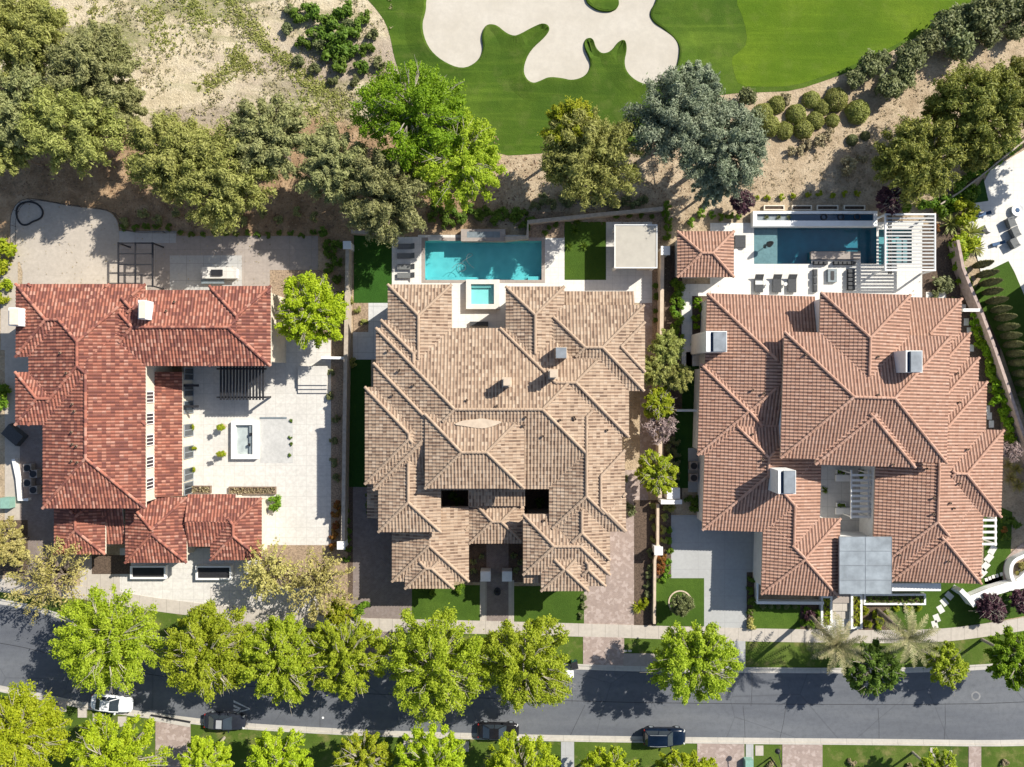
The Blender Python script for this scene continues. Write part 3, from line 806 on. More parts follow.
    for sy in (-1, 1):
        bld(MB().obox(.452 * L, sy * W * .35, .06, .14, belt * .6, belt * .8, -sy * .6), 'headlight', light_fab)
        bld(MB().obox(-.468 * L, sy * W * .355, .05, .13, belt * .66, belt * .84, sy * .2), 'taillight', red_m)
        bld(MB().obox(.13 * L, sy * (W / 2 + .08), .07, .1, belt - .02, belt + .14), 'wing_mirror', paint)
    return root
red_m = plain('red_lens', (.35, .02, .015), .3, .1, 4)
paintw = plain('white_car_paint', (.72, .73, .74), .25, .02, 2, spec=.5, coat=.6)
paintk = plain('black_car_paint', (.012, .012, .014), .2, .1, 2, spec=.25, coat=.1)
paintb = plain('dark_blue_car_paint', (.004, .01, .024), .2, .1, 2, spec=.25, coat=.1)
paintg = plain('dark_grey_car_paint', (.02, .023, .032), .22, .1, 2, spec=.25, coat=.1)
grey_roof = plain('grey_roof_panel', (.32, .33, .34), .3, .08, 2, spec=.5)
ROADZ = .006
# ------------------------------------------------------------------ ground and golf course
POOL2 = (425, 240.8, 541.7, 280); POOL3 = (753.8, 226, 876.3, 264); NOTCH = (811, 251.4, 860.5, 270); SPA3 = (878.5, 229.5, 911.6, 264.5)
def ground():
    big = 1500 / H * F
    holes = [POOL2, (753.8, 226, 811, 264), (811, 226, 860.5, 251.4), (860.5, 226, 876.3, 264), SPA3]
    o = rsheet('ground', soil_m, [(512 - big, 383 - big, 512 + big, 383 + big)], 0, holes); return o
ground()
golf = [(372, -60), (368, 0), (377, 10), (386, 23), (391, 40), (394, 57), (402, 80), (420, 105), (450, 132), (498, 156), (538, 154), (575, 150), (620, 148), (655, 138), (690, 118), (706, 100), (722, 94), (768, 92), (794, 91), (836, 77), (862, 66), (885, 55), (937, 26), (982, -1), (1080, -60)]
sheet('golf_rough', rough_m, [smoothpoly(golf[1:-1], 1, False) + [(1100, -120), (360, -120)]], .02)
fair = [(731, -120), (735, 0), (744, 20), (748, 43), (738, 53), (731, 58), (734, 74), (739, 86), (768, 87), (794, 86), (834, 73), (883, 52), (935, 22), (978, -3), (1090, -70), (1100, -120)]
sheet('fairway', fair_m, [smoothpoly(fair, 1)], .028)
bunk = [(440, -60), (425.5, 0), (426, 10), (421, 26), (427, 47), (441, 61), (462, 70), (477.6, 62.6), (484, 49.5), (481.5, 36.5), (485.4, 24.8), (496, 24.8), (505, 32.6), (512, 36), (518, 36), (533, 27.4), (543, 23.5), (550.3, 27.4), (546, 36), (530, 50), (523.5, 65), (523.7, 76), (531.6, 84.5), (541, 81), (548.5, 77.4), (561.5, 78.2), (572, 81), (585, 77), (590.5, 68), (590, 60), (583.7, 47), (585, 39), (592.8, 38), (595.4, 48.2), (602, 54.5), (611, 52), (619, 41), (625.4, 40.5), (626.7, 49.5), (623.6, 62.6), (626.7, 73), (637, 82), (650, 85.8), (666, 79.5), (676.5, 70), (680.5, 49.5), (676, 39), (663, 28.7), (652.8, 22.2), (649, 13), (658, 0), (670, -60)]
bunk = smoothpoly(bunk, 2)
sheet('bunker', sand, [bunk], .034)
isl = smoothpoly([(583, -30), (585, 0), (590, 6.5), (600, 12), (613.7, 12), (619, 5), (618, 0), (618, -30)], 2)
def inpoly(p, pts):
    c = False; n = len(pts)
    for i in range(n):
        (x1, y1), (x2, y2) = pts[i], pts[i - 1]
        if (y1 > p[1]) != (y2 > p[1]) and p[0] < (x2 - x1) * (p[1] - y1) / (y2 - y1) + x1: c = not c
    return c
def lip(outline, inward, name):
    """raised turf lip round the sand: steep on the sand side, running out over the grass"""
    pts = [P(*q) for q in outline]; n = len(pts); b = MB()
    ar = sum(pts[i][0] * pts[(i + 1) % n][1] - pts[(i + 1) % n][0] * pts[i][1] for i in range(n))
    sg = (1 if ar > 0 else -1) * (-1 if inward else 1); vs = []
    for i in range(n):
        a, c = np.array(pts[i - 1]), np.array(pts[(i + 1) % n]); d = c - a; d /= np.linalg.norm(d); nn = np.array([d[1], -d[0]]) * sg
        p = np.array(pts[i]); hh = .24 + .08 * math.sin(i * .23) + .05 * math.sin(i * .61)
        lim = 1.0
        for o in (.3, .6, 1.0, 1.4, 1.8, 2.1):
            if any(inpoly(p + nn * oo, pts) != inward for oo in (o, o + .25)): lim = max(.1, (o - .3) / 2.1 * .55); break
        for o, z in ((-.05, .03), (.02, hh * .8), (.2, hh), (1.0, hh * .6), (2.1, .022)): vs.append((*(p + nn * (o * lim if o > .1 else o)), z))
    fs = [(i * 5 + k, i * 5 + k + 1, ((i + 1) % n) * 5 + k + 1, ((i + 1) % n) * 5 + k) for i in range(n) for k in range(4)]
    return struct(b.add(vs, fs).build(name, rough_m, smooth=False))
lip(bunk, False, 'bunker_edge')
sheet('golf_island', rough_m, [isl], .26); lip(isl, True, 'bunker_island_edge')

# ------------------------------------------------------------------ road, kerbs, pavement
K1 = [(-320, 560), (-100, 582), (0, 600), (30, 605), (60, 615), (130, 632), (200, 644), (300, 652), (360, 656), (460, 660.5), (560, 664.5), (640, 667.5), (800, 669), (900, 669), (980, 666), (1040, 661), (1120, 648), (1350, 600)]
K2 = [(-320, 640), (-100, 667), (0, 690), (34, 696), (89, 708), (146, 716), (200, 723), (245, 727.5), (360, 734), (460, 737), (560, 739.5), (740, 742), (880, 743), (1024, 745), (1120, 738), (1350, 700)]
SW = [(-320, 538), (-100, 562), (-20, 583), (40, 589), (100, 594), (150, 604), (230, 613), (318, 622), (360, 624.5), (460, 626.5), (560, 629.2), (640, 631.5), (720, 634), (800, 635.5), (880, 636.5), (940, 635.5), (985, 630), (1040, 621), (1120, 603), (1350, 545)]
k1, k2, sw = [[P(*q) for q in smoothpoly(K, 2, False)] for K in (K1, K2, SW)]
b = MB(); b.poly(k1 + k2[::-1], ROADZ); struct(b.build('road', asphalt))
struct(MB().band(k1, 0, .5, .004, .012).build('gutter', kerb_m)); struct(MB().band(k2, .5, 0, .004, .012).build('gutter', kerb_m))
struct(MB().band(k1, .18, 0, 0, .13).build('kerb', kerb_m)); struct(MB().band(k2, 0, .18, 0, .13).build('kerb', kerb_m))
struct(MB().band(sw, .76, .76, 0, .12).build('sidewalk', walk_m))
# parkway grass between pavement and kerb, and the verge south of the road
parkm = MB(); pk_o = offset(sw, -.77); k1o = offset(k1, .19)
parkm.poly(k1o + pk_o[::-1], .1); struct(parkm.build('parkway_lawn', park_m))
b = MB(); b.poly(offset(k2, -.19) + [P(1350, 1000), P(-320, 1000)], .1); struct(b.build('verge_lawn', park_m))
def strip_prism(name, mat, x0, x1, top, bot, z, sk=0):
    return sheet(name, mat, [[(x0, top(x0)), (x1, top(x1)), (x1 + sk, bot(x1)), (x0 + sk, bot(x0))]], z, thick=1)
def ip(K): return lambda x: float(np.interp(x, [q[0] for q in K], [q[1] for q in K]))
yk1, yk2, ysw = ip(K1), ip(K2), ip(SW)
off = lambda f, d: (lambda x: f(x) + d)
strip_prism('driveway_apron', paver_pink, 583, 624, off(ysw, 6.3), off(yk1, -1.3), .125)
strip_prism('driveway_apron', drive_slab, 719, 745, off(ysw, 6.3), off(yk1, -1.3), .125)
strip_prism('driveway_apron', paver_dark, 353, 392, off(ysw, 6.3), off(yk1, -1.3), .125)
strip_prism('driveway_apron', grey_slab, 228, 300, off(ysw, 6.3), off(yk1, -1.3), .125)
sheet('parkway_slab', grey_slab, [[(623.5, 653), (660, 653), (660, 666), (623.5, 665.5)]], .128, thick=1)
for x0, x1, m_ in ((156, 191, paver_pink), (561, 574, drive_slab), (697, 744, paver_pink), (745.5, 753, drive_slab), (782, 822, paver_pink), (968, 980.5, paver_pink)):
    strip_prism('driveway', m_, x0, x1, off(yk2, 1.7), lambda x: 900, .125)
for q in ((63, 701, 8), (83, 707, 9), (99, 713, 11), (123, 716, 9), (408, 739.5, 9), (466, 741, 6), (759, 745, 8), (933, 747, 7)):
    sheet('stepping_slab', walk_m, [rect(q[0] - q[2] / 2, q[1], q[0] + q[2] / 2, q[1] + 10)], .128, thick=1)
# seams and cracks sealed in the asphalt
seam_m = plain('seam_sealant', (.035, .036, .04), .8, .2, 4)
b = MB(); mid = [(a[0], (a[1] * .52 + c[1] * .48)) for a, c in zip([P(x, yk1(x)) for x in range(-100, 1124, 24)], [P(x, yk2(x)) for x in range(-100, 1124, 24)])]
b.band(mid, .035, .035, .0065, .0085)
for x0, y0, x1, y1 in ((572, 668, 572, 703), (752, 672, 751, 706), (743, 706, 745, 738), (786, 705, 779, 742), (878, 708, 879, 740), (945, 703, 944, 742), (322, 690, 320, 730), (585, 705, 570, 736)):
    b.band([P(x0, y0), P((x0 + x1) / 2 + random.uniform(-1, 1), (y0 + y1) / 2), P(x1, y1)], .022, .022, .0065, .0088)
struct(b.build('road_seams', seam_m))
# painted chevron on the road
b = MB()
for q in ([(233.5, 700), (250, 708.5), (250, 709.3), (233.5, 702.2)], [(233.5, 712), (250, 708.7), (250, 709.5), (233.5, 714)], [(233.5, 704.5), (241, 708.2), (239.5, 709.3), (233.5, 706.8)], [(233.5, 708.8), (239.6, 709.4), (239.0, 710.6), (233.5, 711)]):
    b.poly([P(*p) for p in q], .0105)
struct(b.build('road_marking', paint_w))
mh = thing('manhole_cover', 'round pale manhole cover ring in the road near the right edge', 'manhole', (*P(975.8, 696), ROADZ))
MB().cyl(*P(975.8, 696), .004, .012, .55, .55, 28).build('collar', plain('worn_collar', (.2, .2, .2), .9, .2), mh); MB().cyl(*P(975.8, 696), .01, .02, .36, .36, 24).build('lid', asphalt, mh)
o = MB().cyl(*P(323, 717.7), .004, .02, .13, .13, 12).build('valve_cover', white_p); tag(o, 'small white valve cover in the road near the dark sedan', 'valve cover')
# kerb inlet
di = thing('storm_drain', 'dark kerb inlet of the storm drain beside the bottom left driveway', 'drain', (*P(171, 718), 0))
a = math.atan2(-(721 - 714), 39)
MB().obox(*P(171, 718.6), M(20), .12, .02, .16, a).build('inlet_slot', black_metal, di); MB().obox(*P(170.6, 721.0), M(20.5), .22, .02, .17, a).build('inlet_top', kerb_m, di)

# ------------------------------------------------------------------ yard surfaces
L1, L2, L3, L4, L5 = .004, .008, .012, .016, .02
# left house
sheet('patio', beige_slab, [smoothpoly([(11, 262), (11, 240), (10.4, 218.7), (14, 208), (19, 202), (29, 199), (42, 200.4), (60, 204), (82, 207), (104, 209.6), (113, 214), (118, 222), (119.3, 232), (119.3, 300), (22, 300), (23, 262)], 1)], L2)
rsheet('patio', grey_slab, [(119.3, 231, 177, 300), (175, 236, 318, 300)], L1)
rsheet('terrace', concrete_mat('terrace_concrete', (.4, .39, .37), (2, 2), stain=.3), [(170, 255.5, 242, 300), (119.3, 231, 176, 243)], L3)
rsheet('side_path', beige_slab, [(1, 262, 18, 350), (5, 350, 45, 580)], L1)
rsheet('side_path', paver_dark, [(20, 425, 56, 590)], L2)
rsheet('courtyard', court_stone, [(182, 340, 331, 546)], L2)
rsheet('courtyard', court_stone, [(294, 393, 329, 530)], L3)
rsheet('planting_bed', bed_m, [(331, 330, 343, 560), (270, 270, 345, 366)], L1)
rsheet('entrance_court', walk_m, [(80, 556, 210, 610)], L1)
rsheet('entrance_court', court_stone, [(120, 548, 262, 612)], L2)
rsheet('front_terrace', concrete_mat('front_concrete', (.55, .51, .46), (2.2, 2.2)), [(210, 586, 319, 640)], L3)
rsheet('planting_bed', bed_m, [(245, 545, 352, 590), (319, 585, 358, 622)], L1)
rsheet('front_bed_and_shade', mulch_m, [(0, 520, 28, 575), (92, 555, 131, 574)], L3)  # second rectangle: dark mulch laid where the front has only shade
# middle house
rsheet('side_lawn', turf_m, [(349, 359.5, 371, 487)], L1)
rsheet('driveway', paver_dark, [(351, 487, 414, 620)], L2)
rsheet('driveway', paver_pink, [(583, 586, 645, 626), (606, 470, 648, 620)], L2)
rsheet('side_alley', paver_pink, [(640, 300, 661, 480)], L1)
rsheet('putting_green', grass_mat('putting_turf', (.025, .075, .012), (.035, .1, .014), (.045, .12, .018)), [(354, 234, 394, 303)], L2)
rsheet('front_lawn', lawn_m, [(412, 585, 482, 621), (512, 586, 584, 624)], L3)
rsheet('front_path', paver_dark, [(486.5, 544, 508.5, 622)], L4)
rsheet('front_path', walk_m, [(480, 580, 486.5, 621), (508.5, 580, 514, 622)], L3)
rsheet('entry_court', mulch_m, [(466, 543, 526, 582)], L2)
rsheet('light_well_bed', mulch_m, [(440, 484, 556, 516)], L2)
rsheet('side_terrace', concrete_mat('side_terrace_concrete', (.5, .5, .49), (1.8, 1.8)), [(353, 332, 384, 359.5), (368.5, 303, 390, 332)], L2)
rsheet('planting_bed', bed_m, [(353.5, 303, 368.5, 332)], L2)
rsheet('pool_deck', white_deck, [(392, 237, 425, 285), (418, 279, 566, 330), (541.7, 237, 566, 285), (418, 235, 545, 242)], L1, [POOL2])
rsheet('patio', white_deck, [(606, 221, 658, 303), (553, 280, 652, 303)], L1)
rsheet('lawn', lawn_m, [(564.5, 222, 606, 280)], L2)
rsheet('planting_bed', bed_m, [(528, 212, 564, 238), (606, 212, 664, 222), (652, 222, 661, 340)], L1)
rsheet('planting_bed', mulch_m, [(664, 246, 682, 500), (348, 487, 353, 600), (634, 500, 657, 626)], L1 - .002)
# right house
rsheet('pool_deck', white_deck, [(710, 223, 754, 300), (690, 284, 822, 306), (754, 264, 811, 300), (753, 222, 878, 227), (876, 222, 923, 300), (860, 264, 886, 300), (811, 254, 860.5, 300)], L1, [POOL3[:2] + (811, 264), (811, 226, 860.5, 251.4), (860.5, 226, 876.3, 264), SPA3])
sheet('pool_deck', white_deck, [rect(681.5, 284, 692, 366), rect(686, 352, 702, 366)], L1 + .002)
rsheet('planting_bed', mulch_m, [(692, 296, 708, 352)], L2)
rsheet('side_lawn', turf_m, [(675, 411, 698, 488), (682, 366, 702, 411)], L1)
rsheet('equipment_yard', drive_slab, [(688, 448, 712, 492)], L2)
rsheet('driveway', drive_slab, [(670, 515, 770, 578), (703, 578, 746.5, 630)], L2)
rsheet('front_lawn', lawn_m, [(655.5, 578, 704, 626)], L3)
rsheet('planting_bed', mulch_m, [(655, 500, 671, 578), (746.5, 572, 758, 628)], L2)
rsheet('front_lawn', lawn_m, [(753, 602, 800, 629)], L3)
rsheet('planting_bed', mulch_m, [(800, 602, 824, 630), (858, 600, 890, 631)], L3)
rsheet('entry_court', concrete_mat('entry_concrete', (.48, .47, .45), (1.6, 1.6)), [(819, 460, 880, 545), (824, 590, 860, 632)], L2)
sheet('front_lawn', lawn_m, [[(886, 588), (1000, 575), (1006, 585), (1040, 575), (1120, 560), (1120, 592), (1040, 613), (985, 623), (940, 629), (886, 630)], [(984, 500), (1012, 512), (1010, 560), (1002, 584), (984, 584)]], L2)
sheet('side_path', paver_pink, [smoothpoly([(1003, 562), (1010, 553), (1024, 541), (1080, 520), (1080, 532), (1030, 548), (1015, 556), (1009, 566), (1008, 582), (1002, 582)], 1)], L3)
sheet('planting_bed', bed_m, [[(1016, 584), (1015, 566), (1024, 558), (1080, 540), (1080, 575), (1024, 588)]], L4)
rsheet('side_bed', mulch_m, [(922, 225, 960, 300), (958, 296, 1000, 520)], L1)
# neighbour's yard on the far right
sheet('neighbour_patio', white_deck, [[(966, 215), (990, 170), (1024, 150), (1120, 110), (1160, 420), (1030, 425), (990, 310)]], L2)
sheet('neighbour_lawn', lawn_m, [[(974, 290), (985, 272), (1008, 261), (1014, 272), (1045, 345), (1060, 425), (1028, 428), (1002, 352)]], L3)
sheet('neighbour_lawn', turf_m, [[(962, 205), (951, 200), (975, 190), (983, 178), (988, 201)]], L3)
# ------------------------------------------------------------------ pools
def basin(root, name, mat, r, depth, top=.0):
    x0, y1 = P(r[0], r[1]); x1, y0 = P(r[2], r[3]); b = MB()
    b.add([(x0, y0, -depth), (x1, y0, -depth), (x1, y1, -depth), (x0, y1, -depth), (x0, y0, top), (x1, y0, top), (x1, y1, top), (x0, y1, top)],
          [(0, 1, 2, 3), (0, 1, 5, 4), (1, 2, 6, 5), (2, 3, 7, 6), (3, 0, 4, 7)])
    return b.build(name, mat, root)
turq = pool_mat('turquoise_plaster', (.12, .41, .43), (.16, .49, .49)); teal = pool_mat('deep_teal_plaster', (.02, .15, .19), (.026, .19, .235))
pale_t = pool_mat('pale_spa_plaster', (.3, .56, .53), (.36, .62, .58)); slate = plain('slate_tile', (.17, .2, .215), .6, .15, 3); ledge_m = plain('ledge_tile', (.27, .255, .235), .6, .12, 3); louvre_m = plain('louvre_paint', (.4, .4, .39), .5, .05, 2)
w2 = water_mat('pool_water', (.72, .93, .95)); w3 = water_mat('deep_pool_water', (.62, .86, .92))
p2 = thing('swimming_pool', 'bright turquoise rectangular swimming pool behind the middle house', 'swimming pool', (*P(483, 260), 0))
basin(p2, 'basin', turq, POOL2, 1.35, .003); MB().poly([P(*q) for q in rect(*POOL2)], -.12).build('water', w2, p2)
for r in ((421.5, 237.5, 461, 240.9), (505, 237.5, 545, 240.9), (421.5, 279.9, 466, 283), (499.5, 279.9, 545, 283), (421.5, 240.9, 425.1, 279.9), (541.6, 240.9, 545, 279.9)): MB().pbox(*r, 0, .06).build('coping', grey_slab, p2)
MB().pbox(426, 276.5, 478, 279.5, -1.3, -.45, 0).build('bench', turq, p2); MB().pbox(528, 276, 540, 279.6, -1.3, -.3, 0).build('steps', turq, p2)
MB().pbox(461, 229, 505.5, 241.2, 0, .75).build('water_wall', grey_slab, p2)
MB().pbox(467, 231.5, 500, 237.5, .6, .76).build('water_trough', slate, p2)
MB().pbox(428, 237, 441, 240.2, 0, .45).build('pedestal', stone_top, p2)
sp = thing('spa', 'raised square hot tub of pale stone between pool and middle house', 'hot tub', (*P(483, 294), 0))
b = MB()
for r in ((466, 279.5, 499.5, 284), (466, 304, 499.5, 309), (466, 284, 471, 304), (494, 284, 499.5, 304)): b.pbox(*r, 0, .75)
b.build('rim', stone_top, sp); MB().pbox(471, 284, 494, 304, .02, .1, .75).build('basin', pale_t, sp)
MB().pbox(471.2, 284.2, 493.8, 287, .1, .4, .75).build('bench', pale_t, sp); MB().pbox(491, 287, 493.8, 303, .1, .4, .75).build('bench', pale_t, sp)
MB().poly([P(*q, .75) for q in rect(471.05, 284.05, 493.95, 303.95)], .62).build('water', w2, sp)
o = MB().pbox(470, 321.5, 488, 325.5, 0, .45).pbox(470, 324, 488, 325.6, .45, .8).build('outdoor_sofa', dark_grey); tag(o, 'dark outdoor sofa against the middle house below the hot tub', 'sofa')

p3 = thing('swimming_pool', 'dark teal swimming pool with shallow grey ledge behind the right house', 'swimming pool', (*P(815, 245), 0))
b = MB(); D = -1.4
def q3(x, y, z): return (*P(x, y), z)
ol = [(753.8, 226), (876.3, 226), (876.3, 264), (860.5, 264), (860.5, 251.4), (811, 251.4), (811, 264), (753.8, 264)]
vs = [q3(x, y, D) for x, y in ol] + [q3(x, y, .003) for x, y in ol]
b.add(vs, [tuple(range(8))[::-1]] + [(i, (i + 1) % 8, 8 + (i + 1) % 8, 8 + i) for i in range(8)]); b.build('basin', teal, p3)
MB().add([q3(x, y, -.12) for x, y in ol], [tuple(range(8))[::-1]]).build('water', w3, p3)
MB().pbox(753.9, 226.1, 778, 263.9, -1.39, -.2, 0).build('tanning_ledge', ledge_m, p3)
ww = MB()
for r in ((753, 211, 877.5, 213.6), (753, 220.6, 877.5, 226.2), (753, 213.6, 757, 220.6), (874, 213.6, 877.5, 220.6)): ww.pbox(*r, 0, .9)
ww.build('water_wall', white_p, p3); MB().pbox(757, 213.6, 874, 220.6, .03, .55, .9).build('trough_floor', slate, p3); MB().pbox(791, 213.7, 873.9, 220.5, .56, .7, .9).build('trough_water', plain('dark_water', (.02, .06, .1), .1, .1, 2, spec=.6), p3)
MB().pbox(811, 251.6, 860.3, 259, 0, .4).build('bar_counter', grey_slab, p3)
for i, x in enumerate((767, 779, 789, 824, 841, 857)):
    if i < 3: shrub(x, 217, 3.4, 'sage', f'dark agave in the raised water wall trough, {ordw(i, 3)} of three', 'spiky', 'agave', 'agave', 'agaves in the water wall trough', z0=.55)
    else:
        o = MB().lathe(*P(x, 217, .75), [(.33, .7), (.4, .78), (.34, .82), (.26, .78)], 16).build('fountain_ring', black_metal); tag(o, f'dark round bubbler ring in the water wall trough, {ordw(i - 3, 3)} of three', 'fountain', 'bubbler rings in the water wall trough')
for i, (x0, x1) in enumerate(((764, 784.5), (792, 812), (817, 838.5), (844, 865.5))):
    pl = thing('planter', f'low cream planter frame behind the pool water wall, {ordw(i, 4)} of four', 'planter', (*P((x0 + x1) / 2, 208), 0), 'planter frames behind the water wall')
    b = MB()
    for r in ((x0, 205, x1, 206), (x0, 209.2, x1, 210), (x0, 206, x0 + 1, 209.2), (x1 - 1, 206, x1, 209.2)): b.pbox(*r, 0, .35)
    b.build('frame', stucco, pl); MB().pbox(x0 + 1, 206, x1 - 1, 209.2, 0, .2).build('soil', mulch_m, pl)
s3 = thing('spa', 'in-ground hot tub with dark seats under the white louvred pergola', 'hot tub', (*P(895, 247), 0))
basin(s3, 'basin', pool_mat('spa_plaster', (.1, .22, .23), (.13, .27, .28)), SPA3, .9, .003); MB().poly([P(*q) for q in rect(*SPA3)], -.12).build('water', w2, s3)
for r in ((898, 238, 903, 262), (904.5, 238, 909.5, 262)): MB().pbox(*r, -.5, -.3, 0).build('seat', slate, s3)

# ------------------------------------------------------------------ pergolas and canopies
def posts(root, pts, z, w, mat):
    for q in pts:
        x, y = P(*q, z); MB().obox(x, y, w / 2, w / 2, 0, z - .02).build('post', mat, root)
pg = thing('pergola', 'black steel frame pergola with open grid on the left patio', 'pergola', (*P(135, 262, 2.6), 0))
b = MB()
for x in (118, 135, 152.3): b.pbox(x - .7, 242.2, x + .7, 287, 2.46, 2.6)
for y in (243, 253.6, 264.4, 275, 286): b.pbox(117.4, y - .6, 153, y + .6, 2.47, 2.59)
b.build('beam_grid', black_metal, pg); posts(pg, [(118, 243), (152.3, 243), (118, 286), (152.3, 286)], 2.6, .14, black_metal)
pg = thing('pergola', 'dark slatted pergola in the courtyard of the left house', 'pergola', (*P(240, 385, 2.8), 0))
b = MB()
for i in range(14): x = 220.5 + i * 3.25; b.pbox(x - .75, 366, x + .75, 400, 2.68, 2.9)
b.build('slats', black_metal, pg); b = MB(); b.pbox(216.5, 396.5, 266, 398.2, 2.45, 2.67).pbox(216.5, 368, 266, 369.6, 2.45, 2.67); b.build('beam', black_metal, pg)
posts(pg, [(219, 397.3), (263, 397.3)], 2.5, .2, black_metal)
pg = thing('pergola', 'white louvred pergola over the hot tub behind the right house', 'pergola', (*P(910, 243, 3), 0))
b = MB(); Z = 3.0
for r in ((885, 213.4, 936, 214.9), (885, 269.4, 936, 270.9), (885, 214.9, 886.3, 269.4), (934.7, 214.9, 936, 269.4)): b.pbox(*r, Z - .22, Z)
b.build('frame', white_p, pg); b = MB()
for i in range(15): y = 218.2 + i * 3.5; b.pbox(886.3, y - .72, 934.7, y + .72, Z - .16, Z - .03)
b.build('louvres', louvre_m, pg); posts(pg, [(886, 214.5), (935, 214.5), (886, 270), (935, 270)], Z - .2, .18, white_p)
b = MB(); b.pbox(888.5, 210, 889.3, 274, 2.3, 2.5, 2.4).pbox(890.6, 210, 891.4, 274, 2.3, 2.5, 2.4); b.build('rail', black_metal, pg)
pg = thing('pergola', 'small white slatted pergola in the inner court of the right house', 'pergola', (*P(862, 494, 2.7), 0))
b = MB()
for i in range(9): y = 474 + i * 5.2; b.pbox(851, y, 873, y + 2.3, 2.58, 2.7)
b.build('slats', white_p, pg); b = MB(); b.pbox(851, 470, 852.3, 519, 2.38, 2.57).pbox(868, 470, 869.3, 519, 2.38, 2.57); b.build('beam', white_p, pg)
posts(pg, [(851.6, 473), (851.6, 517), (868.6, 473), (868.6, 517)], 2.4, .14, white_p)
pg = thing('pergola', 'narrow white pergola beside the right wall of the right house', 'pergola', (*P(990, 535, 2.5), 0))
b = MB()
for i in range(5): y = 519 + i * 6; b.pbox(981.5, y, 997, y + 2.2, 2.4, 2.5)
b.build('slats', white_p, pg); b = MB(); b.pbox(995.2, 517, 996.6, 546, 2.2, 2.39); b.build('beam', white_p, pg); posts(pg, [(996, 519), (996, 544)], 2.3, .14, white_p)
cb = thing('cabana', 'flat roofed cream cabana beside the lawn of the middle house', 'cabana', (*P(636, 246, 2.9), 0))
b = MB(); b.pbox(614.4, 224.4, 657.4, 268.2, 2.72, 2.95); b.build('roof', plain('cabana_roof', (.4, .37, .315), .8, .05, 1.5), cb)
b = MB()
for r in ((614.4, 224.4, 657.4, 225.3), (614.4, 267.3, 657.4, 268.2), (614.4, 225.3, 615.3, 267.3), (656.5, 225.3, 657.4, 267.3)): b.pbox(*r, 2.951, 3.02)
b.build('roof_edge', white_p, cb); posts(cb, [(616.5, 226.5), (616.5, 266), (655, 226.5), (655, 266)], 2.73, .3, white_p)
MB().pbox(641, 226, 655.5, 266, 0, 2.6, 2.9).build('back_wall', stucco, cb)
# ------------------------------------------------------------------ furniture
def lounger(px, py, w, l, label, group, along='x', mats=(mid_grey, light_fab), ang=0, head=1, pillow=False):
    x, y = P(px, py, .4); r = thing('sun_lounger', label, 'sun lounger', (x, y, 0), group); a = ang
    hl, hw = M(l) / 2, M(w) / 2; c, s = math.cos(a), math.sin(a)
    def ob(cx, cy, hx, hy, z0, z1, nm, m): MB().obox(x + cx * c - cy * s, y + cx * s + cy * c, hx, hy, z0, z1, a).build(nm, m, r)
    ob(-hl * .25, 0, hl * .75, hw, .25, .4, 'cushion', mats[0])
    b = MB(); zz = [(hl * .5, .25, .4), (hl, .62, .76)]
    vs = []
    for t, z0, z1 in zz:
        for q in (-hw, hw): vs += [(t * head, q, z0), (t * head, q, z1)]
    b.add([(x + q[0] * c - q[1] * s, y + q[0] * s + q[1] * c, q[2]) for q in vs], [(0, 2, 3, 1), (4, 5, 7, 6), (1, 3, 7, 5), (0, 4, 6, 2), (0, 1, 5, 4), (2, 6, 7, 3)])
    b.build('backrest', mats[0], r)
    for sx in (-.85, .3):
        for sy in (-1, 1): ob(hl * sx, sy * hw * .8, .03, .03, 0, .25, 'leg', black_metal)
    if pillow: ob(hl * .1, 0, hl * .22, hw * .9, .4, .43, 'folded_towel', light_fab)
    return r
for i, (y, l) in enumerate(((246.3, 17.6), (255.8, 17.6), (266.8, 17.6), (275.3, 17.6))):
    lounger(406, y, 5.3, l, f'grey lounger on the pale deck left of the turquoise pool, {ordw(i, 4, "top")} of four', 'loungers left of the turquoise pool')
for i, x in enumerate((759, 777.2, 792.3)):
    lounger(x, 283.5, 8.2, 17.5, ['charcoal lounger with pale towel on the white deck below the dark pool', 'middle charcoal lounger on the white deck below the dark pool', 'rightmost charcoal lounger on the white deck below the dark pool'][i], 'charcoal loungers below the dark pool', ang=R(90), pillow=(i == 0), mats=(dark_grey, light_fab))
for i, x in enumerate((767.7, 785.6)):
    t = thing('side_table', ['small round pale side table between the towel lounger and middle lounger', 'small round pale side table between middle and right loungers'][i], 'side table', (*P(x, 284, .45), 0), 'side tables between the loungers')
    MB().cyl(*P(x, 284, .45), .4, .45, .22, .22, 16).build('top', light_fab, t); MB().cyl(*P(x, 284, .45), 0, .4, .06, .05, 8).build('leg', grey_metal, t)
t = thing('daybed', 'dark grey square daybed beside the pool casita wall', 'daybed', (*P(740.5, 241.5, .4), 0))
MB().pbox(735.2, 235.2, 745.7, 247.6, .2, .42).build('mattress', dark_grey, t); MB().pbox(735.4, 235.4, 745.5, 247.4, 0, .2, .42).build('base', black_metal, t); MB().pbox(735.2, 235.2, 737, 247.6, .42, .8).build('backrest', dark_grey, t)
t = thing('side_table', 'small white side table just below the grey daybed', 'side table', (*P(736, 251), 0)); MB().cyl(*P(736, 251, .45), .38, .45, .25, .25, 14).build('top', white_p, t); MB().cyl(*P(736, 251, .45), 0, .38, .1, .06, 8).build('leg', white_p, t)
t = thing('parasol', 'closed black parasol standing on the grey pool ledge', 'parasol', (*P(766, 246), -.3))
x, y = P(766, 246); MB().cyl(x, y, -.3, 2.2, .035, .035, 8).build('pole', black_metal, t); MB().lathe(x, y, [(.1, .75), (.36, 1.0), (.3, 1.5), (.16, 2.05), (.03, 2.2)], 12).build('folded_canopy', black_metal, t)
MB().cyl(x, y, -.31, -.2, .3, .28, 14).build('base', black_metal, t)
